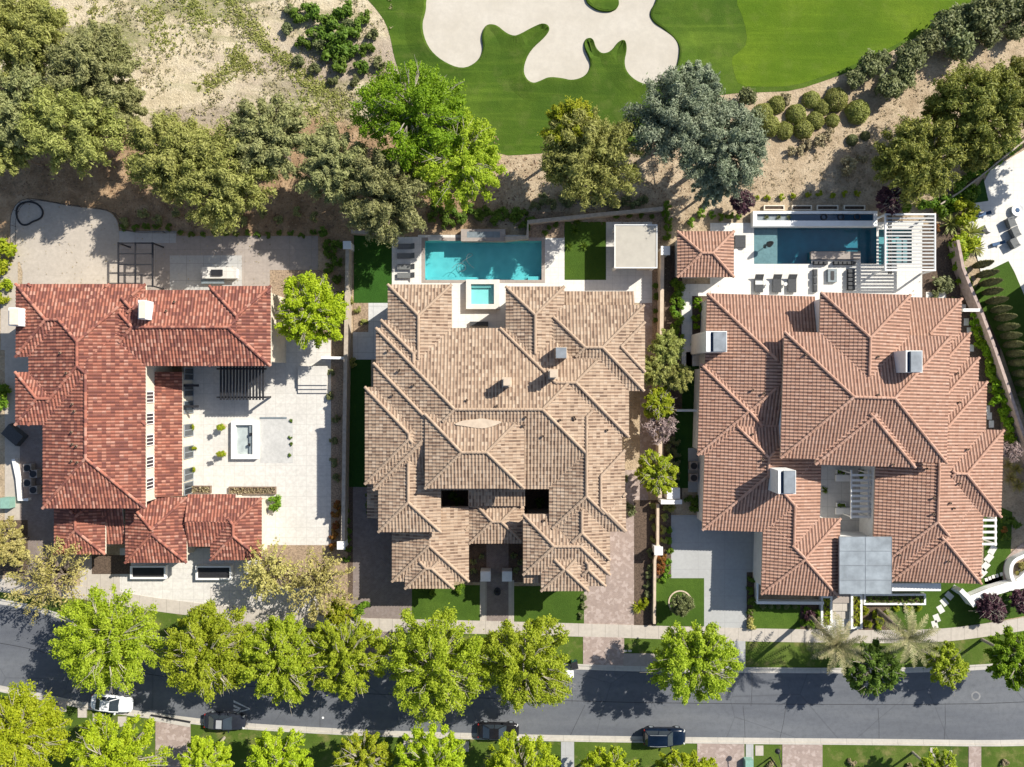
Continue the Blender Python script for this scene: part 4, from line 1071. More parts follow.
# sunken lounge of the dark pool
t = thing('fire_table', 'dark rectangular fire table in the sunken pool lounge', 'fire table', (*P(832.5, 275.5), 0)); MB().pbox(828, 269, 837, 282, .0, .42).build('body', slate, t); MB().pbox(830.8, 271, 834.2, 280, .421, .45).build('burner_tray', black_metal, t)
for i, (x0, y0, x1, y1, lb) in enumerate(((814, 261, 828, 264.5, 'dark cushioned bench at the left end of the pool bar'), (834, 261, 856, 264.5, 'dark cushioned bench at the right end of the pool bar'), (848, 269, 855, 290, 'dark sofa facing the fire table in the sunken lounge'), (813.6, 269, 817.6, 292, 'narrow grey bench shape standing in for seat shadows, left wall of the sunken lounge'))):  # the last one is a grey solid put where seat shadows fall
    t = thing('bench', lb, 'bench', (*P((x0 + x1) / 2, (y0 + y1) / 2), 0)); m_ = black_metal if i < 3 else mid_grey
    MB().pbox(x0, y0, x1, y1, .0, .4).build('seat', m_, t)
    n = 5 if i in (1, 2) else 3
    for k in range(n):
        if x1 - x0 > y1 - y0: MB().pbox(x0 + (x1 - x0) * (k + .1) / n, y0 + .5, x0 + (x1 - x0) * (k + .85) / n, y1 - .5, .4, .56).build('cushion', dark_grey, t)
        else: MB().pbox(x0 + .5, y0 + (y1 - y0) * (k + .1) / n, x1 - .5, y0 + (y1 - y0) * (k + .85) / n, .4, .56).build('cushion', dark_grey, t)
# outdoor kitchen, hose ring on the left patio
t = thing('outdoor_kitchen', 'white outdoor kitchen island on the terrace behind the left house', 'kitchen island', (*P(219, 273), 0))
MB().pbox(203, 268, 235.5, 277.5, 0, .86).build('cabinet', white_p, t); MB().pbox(202, 267, 236.5, 278.4, .862, .93).build('countertop', court_stone, t); MB().pbox(211, 269.5, 222, 275.5, .93, 1.15).build('grill', black_metal, t)
t = thing('bench', 'long grey stone bench below the outdoor kitchen island', 'bench', (*P(211, 281.5), 0)); MB().pbox(201, 279.6, 224, 283.6, .4, .5).build('seat', slate, t); MB().pbox(203, 280, 206, 283.2, 0, .4).build('leg', grey_slab, t); MB().pbox(219, 280, 222, 283.2, 0, .4).build('leg', grey_slab, t)
hr = [(16.5, 213), (17.5, 207), (22, 203), (29, 201.5), (36, 203), (41, 207), (43.5, 212), (42.5, 217), (38, 220), (33, 221.5), (28, 225), (22, 225), (18, 220)]
pts = [(*P(*q), .06) for q in smoothpoly(hr, 2)]; pts.append(pts[0])
o = MB().tube(pts, .11, 6).build('garden_hose', black_metal); tag(o, 'black hose lying in a closed loop on the rounded patio', 'hose')

cl = [(452, 268), (456, 264), (461, 262.5), (465, 265), (466, 269), (462, 271.5), (458, 270), (458, 266), (463, 261), (469, 257), (473, 255), (471, 252.5), (467, 255), (466, 260), (470, 265), (474, 268)]
o = MB().tube([(*P(*q), -.1) for q in smoothpoly(cl, 2, False)], .022, 5).build('cleaner_hose', mid_grey); tag(o, 'grey curled cleaner hose floating in the turquoise pool', 'pool hose')
# ------------------------------------------------------------------ left house
h1 = House('villa', 'villa with red clay tile roof and open white courtyard on the left', 'house', (110, 400), 0.0, tile_red, stucco, stucco)
Z = 6.8
h1.hip(28.7, 284, 146, 425, Z); h1.hip(16, 284, 110, 357, Z); h1.hip(15.6, 372, 110, 425, Z); h1.hip(43, 310, 146, 508.3, Z)
h1.hip(100, 290, 270.5, 366, Z); h1.hip(209.5, 286, 271, 366, Z); h1.hip(122, 298, 146, 320, Z + .55, walls=False)
h1.shed(154.5, 372, 182.5, 496, 3.1, 'e', .3)
h1.hip(54.3, 490, 105.6, 554.3, 3.3); h1.hip(125.5, 497, 187, 562.7, 3.4)
h1.shed(105.6, 506, 126, 544, 2.7, 's', .2)
h1.hip(188, 494, 236, 546.5, 3.2, 'ew'); h1.hip(210.5, 497.5, 262, 560, 3.3)
wl = h1.finish()
X = P(146, 0, Z)[0] - .5 + .02
for i, y in enumerate((397, 418.6, 440, 462, 483.6)):
    yy = P(0, y, 5.2)[1]; window(h1.root, wl, X + .03, yy - .62, X + .03, yy + .62, 4.35, 6.0, (1, 0), bars=2)
X = P(182.5, 0, 3.1)[0] - .2
for i, y in enumerate((374, 390, 407, 430, 452, 474, 488)):
    yy = P(0, y, 1.2)[1]; window(h1.root, wl, X, yy - .72, X, yy + .72, .05, 2.35, (1, 0), grey_metal, 'french_door', 1)
# lintel beams that show dark beside the shed roof
for y in (385.5, 406.5): MB().pbox(182, y - 1.2, 198, y + 1.2, 2.5, 2.75).build('beam', black_metal, h1.root)
for x in (60, 75, 92, 140, 168): p_, q_ = P(x, 0, 3)[0], 0
yb = P(0, 508.3, Z)[1] + .5
for x in (62, 88, 118): xx = P(x, 0, 5)[0]; window(h1.root, wl, xx - .6, yb - .03, xx + .6, yb - .03, 4.3, 5.8, (0, -1))
yb = P(0, 562.7, 3.4)[1] + .5
xx = P(156, 0, 2)[0]; window(h1.root, wl, xx - .8, yb - .04, xx + .8, yb - .04, .1, 2.4, (0, -1), wood_m, 'door')
yb = P(0, 366, Z)[1] + .5
for x in (170, 200, 232, 255): xx = P(x, 0, 4)[0]; window(h1.root, wl, xx - .6, yb - .03, xx + .6, yb - .03, 4.4, 5.8, (0, -1))
yb = P(0, 290, Z)[1] - .5
for x in (135, 165, 195, 232, 258): xx = P(x, 0, 4)[0]; window(h1.root, wl, xx - .6, yb + .045, xx + .6, yb + .045, 4.4, 5.8, (0, 1))
h1.chimney((138, 300, 144.8, 319), 9.2, 7.4, (white_p, stucco), (138.8, 301, 144, 318), None)
h1.chimney((8.5, 307.5, 17.5, 325.5), 8.4, 0, (white_p, stucco), (9.3, 308.5, 16.7, 324.5), None)
for x, y, z in ((61, 353, 8.0), (73, 404, 8.2), (75, 411, 8.2), (72, 432, 8.3), (73, 444, 8.3), (77, 446, 8.4), (72, 461, 8.2), (78, 462, 8.4), (167, 311, 7.8), (175, 302, 7.5), (67, 373, 8.3)): h1.vent(x, y, z, .28, .08, wood_m)
# low white garden walls and planters around the front of the left house
def planter(px, label, inner, h=.5, leaf=None, soil=mulch_m, t=1.6, fm=None, hedge=True, grp=None):
    x0, y0, x1, y1 = px; r = thing('planter_box', label, 'planter', (*P((x0 + x1) / 2, (y0 + y1) / 2), 0), grp)
    b = MB()
    for q in ((x0, y0, x1, y0 + t), (x0, y1 - t, x1, y1), (x0, y0 + t, x0 + t, y1 - t), (x1 - t, y0 + t, x1, y1 - t)): b.pbox(*q, 0, h)
    b.build('frame', fm or white_p, r); MB().pbox(x0 + t, y0 + t, x1 - t, y1 - t, .01, h * .7, h).build('soil', soil, r)
    if leaf:
        a = P(x0 + t, y1 - t, h); c = P(x1 - t, y0 + t, h); ar = (c[0] - a[0]) * (c[1] - a[1]); n = int(ar * 130)
        rr = np.random.default_rng(int(x0 * 7 + y0)); cen = np.column_stack([rr.uniform(a[0], c[0], n), rr.uniform(a[1], c[1], n), rr.uniform(h * .7, h + .22, n)])
        cen[:, 2] *= .8 + .25 * np.sin(cen[:, 0] * 7) * np.sin(cen[:, 1] * 6)
        V, Fq = leaf_quads(cen, unit(rr.normal(size=(n, 3)) * .7 + np.array([0, 0, .7])), .14, 1.5, rr)
        npmesh('hedge', V, Fq, LEAF[leaf], r, local=False)
    return r
planter((130, 566, 165.5, 579), 'white framed dark planter before the left house, left of two', 0, .7, None, fm=white_p, soil=black_metal)
planter((195.5, 566, 231, 580), 'white framed dark planter before the left house, right of two', 0, .7, None, fm=white_p, soil=black_metal)
planter((191, 486, 210.5, 493.3), 'short brown planter at the courtyard edge beside the tile roof', 0, .4, 'dry', fm=wood_m, t=.8)
planter((228.5, 487, 275.5, 494.3), 'long brown planter with clipped straw shrubs at the courtyard edge', 0, .4, 'dry', fm=wood_m, t=.8)
ft = thing('fountain_basin', 'raised white framed stone basin in the left courtyard', 'fountain', (*P(245, 440), 0))
b = MB()
for q in ((231, 421, 257, 425), (231, 454.5, 257, 459), (231, 425, 235.2, 454.5), (252.5, 425, 257, 454.5)): b.pbox(*q, 0, .6)
b.build('rim', white_p, ft); MB().pbox(235.2, 425, 252.5, 454.5, .02, .14, .6).build('water', plain('pale_basin', (.36, .4, .39), .3, .15, 1.2), ft); MB().pbox(248.5, 425, 252.4, 454.4, .14, .4, .6).build('step', slate, ft)
o = MB().pbox(249.4, 433, 251.6, 435.5, .4, .62, .6).pbox(248, 443.5, 250, 446, .4, .62, .6).build('stone_spout', black_metal); tag(o, 'pair of small black spouts on the raised courtyard basin', 'spout')
rp = thing('reflecting_pool', 'shallow pale stone reflecting pool beside the raised courtyard basin', 'pool', (*P(277, 440), 0))
MB().pbox(260.5, 418.5, 293, 463, .013, .05, 0).build('slab', concrete_mat('wet_stone', (.48, .47, .445), None, .2, .4, rough=.6), rp); MB().pbox(260.3, 417, 287, 418.6, 0, .12, 0).build('edge', slate, rp)
for i, y in enumerate((421, 438, 444, 455)):
    shrub(291 - (i % 2), y, 2.2, 'deep', f'small potted dark plant along the reflecting pool edge, {ordw(i, 4, "top")} of four', 'loose', 'potted_plant', 'plant', 'pots along the reflecting pool')
st = thing('steps', 'three wide pale steps at the top of the left courtyard ramp', 'steps', (*P(312, 386), 0))
for i in range(3): MB().pbox(298, 381 + i * 4, 327, 385 + i * 4, 0, .6 - .18 * i).build('step', court_stone, st)
MB().pbox(298, 366, 327, 381, 0, .6).build('landing', court_stone, st)
def topiary(x, y, i):
    t = thing('topiary', f'two-ball green topiary left of the raised courtyard basin, {["upper", "lower"][i]} one', 'topiary', (*P(x, y), 0), 'courtyard topiaries')
    V, Fq = shrub_data('ball', 5 + i); q = P(x, y)
    MB().cyl(*q, 0, .4, .22, .28, 12).build('pot', stucco_t, t); MB().cyl(*q, .4, 1.9, .04, .03, 6).build('stem', bark, t)
    for z, r in ((.55, .5), (1.45, .38)): npmesh('foliage_ball', V * np.array([r, r, r]) + np.array([0, 0, z]), Fq, LEAF['gold'], t)
topiary(225, 426, 0); topiary(225, 453, 1)
shrub_row([(193, 427, 3.4), (193, 448, 3.4), (193, 469, 3.4)], 'gold', 'small yellow-green shrub between the french doors of the left courtyard', 'top', kind='loose', group='shrubs by the french doors')

# ------------------------------------------------------------------ middle house
h2 = House('villa', 'large middle villa with tan mottled tile roof and two dark light wells', 'house', (505, 440), 0.0, tile_tan, stucco_t, stucco_t)
Z = 6.8
h2.hip(376, 328, 622, 489, Z)                       # main
h2.hip(387.8, 284.5, 451.7, 400, Z); h2.hip(381, 320, 449, 420, Z); h2.hip(373.5, 363, 487, 490, Z); h2.hip(365, 387, 457, 484, Z)
h2.hip(378.3, 430, 441, 532, Z)
h2.hip(505.7, 286.5, 564.3, 400, Z); h2.hip(541, 305, 644, 391, Z); h2.hip(570, 322, 645, 372, Z + .02); h2.hip(500, 328, 629, 437, Z)
h2.hip(549, 380, 622, 531, Z); h2.hip(575, 450, 625, 531.5, Z); h2.hip(580, 493, 626, 531, Z); h2.hip(425, 414, 524.3, 488.5, Z + 1.7)
h2.hip(552.3, 480, 610, 560, Z - .1); h2.hip(523, 514, 610, 574.8, Z - .35); h2.hip(541, 545, 588.5, 591, Z - .3); h2.hip(570, 545, 605.5, 586, Z - .4)
h2.shed(564, 291.3, 634, 306.5, 5.9, 'n', .25); h2.shed(523, 571, 542, 583, 5.6, 's', .2)
h2.hip(392, 506.5, 469, 581.5, 4.3, 'n'); h2.hip(405, 545, 454, 588.5, 4.5); h2.hip(443, 526, 469, 581.5, 4.25)
h2.shed(468.5, 488.5, 525, 506, 4.9, 's', .3); h2.hip(469, 497, 524.5, 543.5, 4.2); h2.shed(367, 484, 379, 518, 4.6, 'w', .2)
wl = h2.finish()
pt = P(479, 423.5, 8.85); b = MB(); ol = smoothpoly([(453, 424.5), (462, 420.5), (474, 419.5), (482, 418), (490, 420), (504, 421.5), (494, 426), (484, 428.5), (476, 428), (464, 426)], 1)
b.prism([P(x, y, 9.1) for x, y in ol], 8.4, 9.1); b.build('flat_crest', stucco_t, h2.root)
h2.chimney((555.5, 347, 567, 358.5), 9.2, 7.5, (stucco_t, lid_metal), (556, 347.5, 566.5, 358), None)
for x, y in ((507, 382), (553, 374)):
    p_ = h2.pt(x, y, 10); b = MB().obox(*p_, .42, .42, 8.2, 10.3); b.obox(p_[0], p_[1], .5, .5, 10.3, 10.42); b.build('chimney', stucco_t, h2.root)
    b = MB()
    for q_ in (-.28, .28): b.obox(p_[0] + q_, p_[1], .05, .34, 10.42, 10.7)
    b.obox(p_[0], p_[1], .36, .36, 10.7, 10.82); b.build('chimney_cap', stucco_t, h2.root)
for x, y, z in ((388, 351, 7.7), (400, 370, 8.1), (467, 400, 9.3), (497, 406, 9.5), (399, 371, 8.1), (393, 395, 7.9), (414, 385, 8.6), (526, 417, 9.3), (524, 425, 9.0), (574, 417, 8.7), (575, 419, 8.7), (544, 520, 7.4), (607, 430, 7.6), (560, 420, 9.2), (543, 436, 8.6)): h2.vent(x, y, z, .3, .09, wood_m)
yb = P(0, 581.5, 4.3)[1] + .5
xx = P(430, 0, 2)[0]; window(h2.root, wl, xx - 1.1, P(0, 588.5, 4.5)[1] + .46, xx + 1.1, P(0, 588.5, 4.5)[1] + .46, .8, 2.6, (0, -1))
yb = P(0, 591, Z - .3)[1] + .42
xx = P(565, 0, 3)[0]; window(h2.root, wl, xx - 1, yb, xx + 1, yb, .8, 2.6, (0, -1)); window(h2.root, wl, xx - .9, yb, xx + .9, yb, 4, 5.6, (0, -1))
yb = P(0, 543.5, 4.2)[1] + .38; xx = P(497, 0, 2)[0]; window(h2.root, wl, xx - .9, yb, xx + .9, yb, .05, 2.6, (0, -1), wood_m, 'front_door')
yb = P(0, 328, Z)[1] - .46
for x in (462, 478, 494): xx = P(x, 0, 3)[0]; window(h2.root, wl, xx - .8, yb, xx + .8, yb, .1, 2.6, (0, 1)); window(h2.root, wl, xx - .6, yb, xx + .6, yb, 4, 5.6, (0, 1))
o = MB().pbox(480.5, 571.5, 490.5, 581.5, 0, 1.7).build('gate_pillar', stucco_w); tag(o, 'square white capped gate pillar left of the middle front path', 'pillar', 'gate pillars of the middle house')
o = MB().pbox(502, 571.5, 512, 581.5, 0, 1.7).build('gate_pillar', stucco_w); tag(o, 'square white capped gate pillar right of the middle front path', 'pillar', 'gate pillars of the middle house')
t = thing('urn', 'dark urn fountain standing in the middle front path', 'urn', (*P(497.5, 590), 0)); MB().lathe(*P(497.5, 590), [(.3, 0), (.34, .12), (.12, .2), (.14, .5), (.42, .85), (.38, .95), (.1, .9)], 14).build('bowl', black_metal, t); MB().lathe(*P(497.5, 590), [(.05, .9), (.12, 1.1), (.03, 1.4)], 8).build('finial', black_metal, t)

# ------------------------------------------------------------------ right house
h3 = House('villa', 'right hand villa with even terracotta roof and three metal capped chimneys', 'house', (850, 440), .03, tile_ter, stucco_w, stucco_t)
z1, z2 = 4.3, 7.3
h3.hip(702.7, 297.7, 810.7, 456, z1, 'e'); h3.hip(698, 368.4, 790, 459.5, z1); h3.hip(705, 400, 822, 534.3, z1); h3.hip(765.6, 455, 822, 575, z1); h3.hip(765.6, 518.5, 842.7, 596.6, z1)
h3.hip(860, 295.4, 957.3, 440, z1); h3.hip(862, 329.4, 966.6, 445, z1); h3.hip(864, 353.8, 976.3, 460, z1); h3.hip(876, 377.6, 985, 571, z1); h3.hip(895, 490, 985, 579.7, z1); h3.hip(905, 425.4, 1003, 512.5, z1)
h3.hip(780.8, 333.5, 947, 460, z2); h3.hip(815.8, 366, 915.6, 465.5, z2); h3.hip(816, 293.2, 905.8, 420, z2)
wl = h3.finish()
fl = thing  # entry canopy is a part of the house
c = [P(839.4, 537, 5.2), P(892, 537, 5.2), P(892, 594, 5.2), P(839.4, 594, 5.2)]
pan = MB().prism(c, 4.9, 5.2).build('entry_roof', grey_metal, h3.root); b = MB()
for x in (839.6, 865.6, 891.7): b.pbox(x - .2, 537.1, x + .2, 593.9, 5.201, 5.225)
for y in (551, 565.5, 580): b.pbox(839.9, y - .25, 891.4, y + .25, 5.201, 5.24)
b.build('roof_seam', lid_metal, pan); MB().pbox(843, 541, 888, 589, 0, 4.9, 5.2).build('entry_block', stucco_w, h3.root)
MB().pbox(889, 583.5, 941, 591, 2.7, 2.95).build('window_canopy', white_p, h3.root)
for k in ((706, 331, 727, 352, 6.6, 0, (713.5, 331.8, 726.5, 351.5), (710.8, 332, 712.8, 351.5)), (905.6, 350.5, 922.5, 372.5, 10.3, 7.0, (911, 351.2, 922, 372), (907.6, 351.5, 910.2, 372)), (778, 470.5, 796, 494, 8.6, 4.0, (784, 471, 795.5, 493.5), (781.2, 471.3, 783.2, 493.3))):
    cc = [P(k[0], k[1], k[4]), P(k[2], k[1], k[4]), P(k[2], k[3], k[4]), P(k[0], k[3], k[4])]
    o = MB().prism(cc, k[5], k[4]).build('chimney', stucco_w, h3.root)
    s_ = k[6]; MB().prism([P(s_[0], s_[1], k[4] + .3), P(s_[2], s_[1], k[4] + .3), P(s_[2], s_[3], k[4] + .3), P(s_[0], s_[3], k[4] + .3)], k[4] + .01, k[4] + .3).build('chimney_cap', lid_metal, o)
    s_ = k[7]; MB().pbox(s_[0], s_[1], s_[2], s_[3], k[4] - .05, k[4] + .02).build('gap_shadow', plain('gap_shadow_blue', (.02, .04, .08), .4, .1), o)  # dark blue strip painted for the shadow gap under the cap
    MB().pbox(k[0] + .3, k[1] + .4, s_[0] - .3, k[3] - .4, k[4] + .003, k[4] + .05).build('ledge', white_p, o)
for x, y, z in ((875, 356, 8.7), (803, 356, 8.3), (751, 393, 5.7), (876, 394, 10.2), (926, 466, 6.6), (934, 495, 6.9), (934, 511, 6.9), (952, 500, 6.6), (956, 505, 6.4), (960, 480, 6.2), (967, 446, 5.5), (955, 370, 5.5), (958, 399, 5.7), (762, 396, 6.0), (763, 462, 6.2), (752, 437, 5.9), (952, 558, 6.3), (893, 463, 6.0), (902, 553, 6.0)): h3.vent(x, y, z, .3, .08, wood_m)
yb = P(0, 596.6, z1)[1] + .55
for x in (785, 812): xx = P(x, 0, 2)[0]; window(h3.root, wl, xx - .8, yb - .1, xx + .8, yb - .1, .7, 2.6, (0, -1))
for x in (725, 745):
    q = h3.pt(x, 534.3, z1); window(h3.root, wl, q[0] - 1.0, q[1] + .43, q[0] + 1.0, q[1] + .37, .05, 2.5, (0, -1), wood_m, 'garage_door', 3)
q = h3.pt(780.8, 360, z2); xw = q[0] + .46
# inner court furniture
for i, (x0, y0, x1, y1) in enumerate(((836, 475, 850, 481.5), (836, 508, 850, 514.5))):
    t = thing('bench', f'white bench with hedge backing in the inner court, {["upper", "lower"][i]} one', 'bench', (*P(843, (y0 + y1) / 2), 0), 'inner court benches'); MB().pbox(x0, y0, x1, y1, .25, .5).build('seat', white_p, t)
    for x in (x0 + 1, x1 - 2.5): MB().pbox(x, y0 + .5, x + 1.5, y1 - .5, 0, .25).build('leg', white_p, t)
    planter((837, y0 - 5, 846, y0 - .5), f'small box of clipped hedge behind the {["upper", "lower"][i]} court bench', 0, .35, 'hedge', t=.5)
shrub(825, 490, 5, 'deep', 'dark green shrub at the left wall of the inner court', 'spiky'); shrub(862, 474, 5, 'hedge', 'dark clipped hedge under the top end of the inner court pergola')
# casita behind the pool
cs = House('pool_house', 'small square casita with terracotta hip roof beside the white pool deck', 'casita', (707, 258), 0.0, tile_ter, stucco_w, stucco_t)
cs.hip(677, 231.2, 733.8, 277.3, 3.3); wl = cs.finish()
yb = P(0, 277.3, 3.3)[1] + .5
for x in (693, 720): xx = P(x, 0, 2)[0]; window(cs.root, wl, xx - 1, yb - .02, xx + 1, yb - .02, .1, 2.4, (0, -1))

nb = House('villa', 'neighbouring house just beyond the right edge, shading the cypress row', 'house', (1100, 330), .0, tile_ter, stucco_w, stucco_t)
nb.hip(1085, 254, 1260, 520, 6.3); nb.finish()
# ------------------------------------------------------------------ garden walls, pillars, planters, paths
def gwall(label, pts, h, t, m=wallcap, name='garden_wall', cat='garden wall', cap=None):
    w = [P(x, y, h) for x, y in pts]; r = thing(name, label, cat, (*w[0], 0))
    MB().band(w, t / 2 * .86, t / 2 * .86, 0, h - .08).build('wall_body', m, r); MB().band(w, t / 2, t / 2, h - .08, h).build('coping', cap or m, r)
    return r
def pillar(px, py, s, h, label):
    x, y = P(px, py, h); r = thing('wall_pillar', label, 'pillar', (x, y, 0)); a = M(s, h) / 2
    MB().obox(x, y, a * .8, a * .8, 0, h - .12).build('shaft', stucco_w, r); MB().obox(x, y, a, a, h - .12, h, 0, .0).build('pillar_cap', white_p, r)
gwall('long tan boundary wall between left and middle house', [(347.5, 244), (346, 330), (344.5, 420), (342.8, 545)], 1.9, .42)
pillar(341, 545.5, 8, 2.2, 'white pillar at the street end of the wall beside the left house')
pillar(347, 245, 8, 2.1, 'white pillar at the back end of the wall beside the left house')
gwall('tan boundary wall between middle and right house near the pools', [(662.5, 250), (662, 300), (661.5, 345), (660.5, 430), (660, 498)], 1.8, .42, stucco_t)
gwall('low tan boundary wall between the two front driveways', [(658, 504), (657.8, 550), (655, 560), (654.5, 624)], 1.0, .3, stucco_t)
pillar(658.7, 551, 8.4, 2.0, 'white pillar between the middle brick driveway and right concrete driveway')
pillar(665.5, 250.5, 9, 2.1, 'white pillar beside the casita of the right house')
gwall('grey retaining wall behind the lawn and cabana of the middle house', [(505, 239), (527.5, 237), (528, 222), (600, 214.5), (663, 208.5)], 1.0, .45, wallcap)
gwall('grey retaining wall left of the putting green', [(351, 231.5), (372, 232.5), (396, 235)], 1.2, .4, wallcap)
gwall('white gate wall across the side yard of the right house', [(661, 502), (682, 502)], 1.8, .5, white_p)
gwall('thin white wall across the dark side yard turf', [(677, 410.5), (700, 410.5)], 1.6, .25, white_p)
o = MB().pbox(667, 488, 680, 499, 0, 1.6).build('stucco_block', stucco_w); tag(o, 'white stucco block behind the side gate wall of the right house', 'block')
gwall('thin white wall across the left yard below the bright tree', [(321, 357.5), (346, 358)], 1.5, .3, white_p)
gwall('pink topped diagonal boundary wall beside the neighbour cypresses', [(958, 240), (963.5, 268), (973, 292), (983, 315), (993, 342), (1003, 371), (1010, 392), (1023, 431), (1060, 540)], 1.7, .34, plain('pinkish_wall_top', (.4, .31, .27), .9, .15, 2.5))
gwall('thin pale wall running diagonally through the shrubs at the upper right', [(941, 204), (960, 192), (985, 173), (1024, 141), (1080, 95)], 1.2, .16, wallcap)
gwall('low white court wall left of the right house front', [(757.5, 571), (757.5, 602.7), (824, 603.2)], .9, .35, white_p)
gwall('white parapet wall sloping down at the lower right lawn', [(972, 600), (990, 592.5), (1008, 587), (1040, 581)], 1.2, 1.0, white_p)
gwall('curved white wall around the round bed at the right edge', smoothpoly([(1016, 585), (1011.5, 577), (1011, 567), (1015, 560), (1024, 556), (1050, 545)], 2), 1.0, .4, white_p)
sheet_st = concrete_mat('stepping_stone', (.6, .58, .53), None)
# side deck fence: dark steel rail round the rounded patio
pts = smoothpoly([(10.5, 245), (10, 218), (14, 207), (20, 200.5), (29, 198), (42, 199.5), (60, 203), (82, 206), (104, 208.5), (114, 213), (119, 221), (120, 231), (176, 231.5)], 1, False)
fe = thing('fence', 'low dark steel fence around the rounded patio of the left house', 'fence', (*P(60, 203), 0))
w = [P(*q, 1.0) for q in pts]; b = MB(); b.tube([(*q, 1.0) for q in w], .025, 5); b.tube([(*q, .15) for q in w], .02, 5); b.build('rail', black_metal, fe)
for i in range(0, len(w), 2): MB().cyl(*w[i], 0, 1.02, .03, .03, 6).build('post', black_metal, fe)
b = MB(); n = 0
for i in range(len(w) - 1):
    d = math.hypot(w[i + 1][0] - w[i][0], w[i + 1][1] - w[i][1]); m_ = max(1, int(d / .15))
    for k in range(m_): f = k / m_; b.cyl(w[i][0] * (1 - f) + w[i + 1][0] * f, w[i][1] * (1 - f) + w[i + 1][1] * f, .15, 1.0, .008, .008, 3, False)
b.build('bars', black_metal, fe)
# white planters and steps at the right house entry
planter((821, 596, 832.5, 628), 'tall white planter left of the right house entry steps', 0, .6, 'gold', t=2.2)
planter((851, 594, 862.5, 629), 'tall white planter right of the right house entry steps', 0, .6, 'gold', t=2.2)
planter((864, 594, 926, 605), 'long white planter with dark hedge before the right house', 0, .6, 'deep', t=1.8)
st = thing('steps', 'pale entry steps leading to the right house door', 'steps', (*P(841, 610), 0))
for i, (y0, y1, h) in enumerate(((592, 603, .45), (603, 611, .3), (611, 619, .15))): MB().pbox(833 + i * 0, y0, 850.8, y1, 0, h).build('step', walk_m if i else grey_slab, st)
def stones(label, q, grp, sz=6.5):
    for i, (x, y, a) in enumerate(q):
        o = MB().obox(*P(x, y), M(sz) / 2, M(sz * .72) / 2, 0, .07, R(a)).build('stepping_stone', sheet_st); tag(o, label + ', ' + ordw(i, len(q), 'top'), 'stepping stone', grp)
stones('square stepping stone curving through the right front lawn', [(955.5, 589, -35), (949, 595.5, -42), (944, 602, -52), (940.3, 609, -60), (936.4, 618, -68), (934.5, 624.5, -75)], 'stepping stones in the right front lawn', 8)
stones('large pale slab on the grass beside the narrow white pergola', [(992, 550, 60), (988.5, 558, 50), (985, 566, 45), (982, 573, 45)], 'slabs by the narrow pergola', 9)
q = [(986, 579.5), (989.5, 578), (993, 576.5), (996.7, 575.5), (1001, 574)]
for i, (x, y) in enumerate(q):
    o = MB().obox(*P(x, y), .17, .2, 0, .07, R(15)).build('stepping_stone', sheet_st); tag(o, f'tiny white stepping stone near the white parapet wall, {ordw(i, 5)} in line', 'stepping stone', 'tiny stones near the parapet')
stones('grey stepping slab in the far right side yard', [(963, 308, 90), (966, 322, 90), (969, 331, 90), (971, 348, 90), (987, 409, 90), (989, 416, 90), (991, 424, 90)], 'slabs in the right side yard', 7)
o = MB().pbox(926, 292, 946, 299, 0, .08).build('stone_landing', sheet_st); tag(o, 'pale stone landing between deck and side yard of the right house', 'landing')
b = MB(); b.pbox(963.5, 308.5, 980, 311.5, 1.5, 1.8, 1.8); o = b.build('side_gate', white_p); tag(o, 'white side gate spanning the right side yard', 'gate')
gwall('white corner wall between the right house and the parapet', [(961, 590), (969, 598), (975, 606)], 1.5, .5, white_p)
# equipment and side yard things
def ac(px, py, label, grp):
    x, y = P(px, py, .9); r = thing('condenser_unit', label, 'air conditioner', (x, y, 0), grp)
    MB().obox(x, y, .45, .45, 0, .88).build('cabinet', grey_slab, r); MB().cyl(x, y, .88, .93, .38, .38, 18).build('fan_grille', black_metal, r); MB().obox(x, y, .46, .46, .02, .08).build('base', black_metal, r)
for i, (x, y) in enumerate(((27, 468), (33, 474), (27, 483), (33, 490))): ac(x, y, f'grey air conditioner in the shaded left side yard, {ordw(i, 4, "top")} of four', 'air conditioners of the left house')
for i, (x, y) in enumerate(((694, 466), (694, 478))): ac(x, y, f'grey air conditioner beside the right house driveway, {["upper", "lower"][i]} one', 'air conditioners of the right house')
gwall('low white wall enclosing the left side yard equipment', [(13, 459), (17, 478), (19, 500), (28, 499.5)], .6, .35, white_p)
o = MB().pbox(0, 498, 9.5, 508.5, 0, 1.0).build('utility_cabinet', util_g); tag(o, 'pale green utility cabinet at the left edge', 'cabinet')
o = MB().obox(*P(12, 435, .8), 1.2, .8, 0, .8, R(-40), .1).build('shade_block', dark_grey); tag(o, 'dark slanted block standing in for shade in the left side yard', 'shade block')  # added block whose dark colour stands in for shade
def rocker(px, py, s, label):
    o = MB().pbox(px - s, py - s * .6, px + s, py + s * .6, 0, .14).build('valve_box', kerb_m); tag(o, label, 'valve box', 'utility lids in the grass')
rocker(625.5, 651, 1.7, 'small pale utility lid, left of the pair beside the paver apron'); rocker(630, 651, 1.7, 'small pale utility lid, right of the pair beside the paver apron')
rocker(945.5, 751.5, 1.7, 'small pale utility lid, left of the pair in the south verge'); rocker(950.5, 751.5, 1.7, 'small pale utility lid, right of the pair in the south verge')
bx = thing('wheelie_bin', 'dark green wheeled bin at the kerb beside the middle driveway', 'bin', (*P(574, 662), .13)); x, y = P(574, 662)
MB().obox(x, y, .3, .36, .2, 1.05, .2, -.04).build('bin_body', teal_p, bx); MB().obox(x, y, .36, .42, 1.05, 1.12, .2).build('bin_lid', black_metal, bx)
for s_ in (-1, 1): MB().obox(x + .34 * s_, y + .2, .04, .12, .13, .37, .2).build('wheel', black_metal, bx)
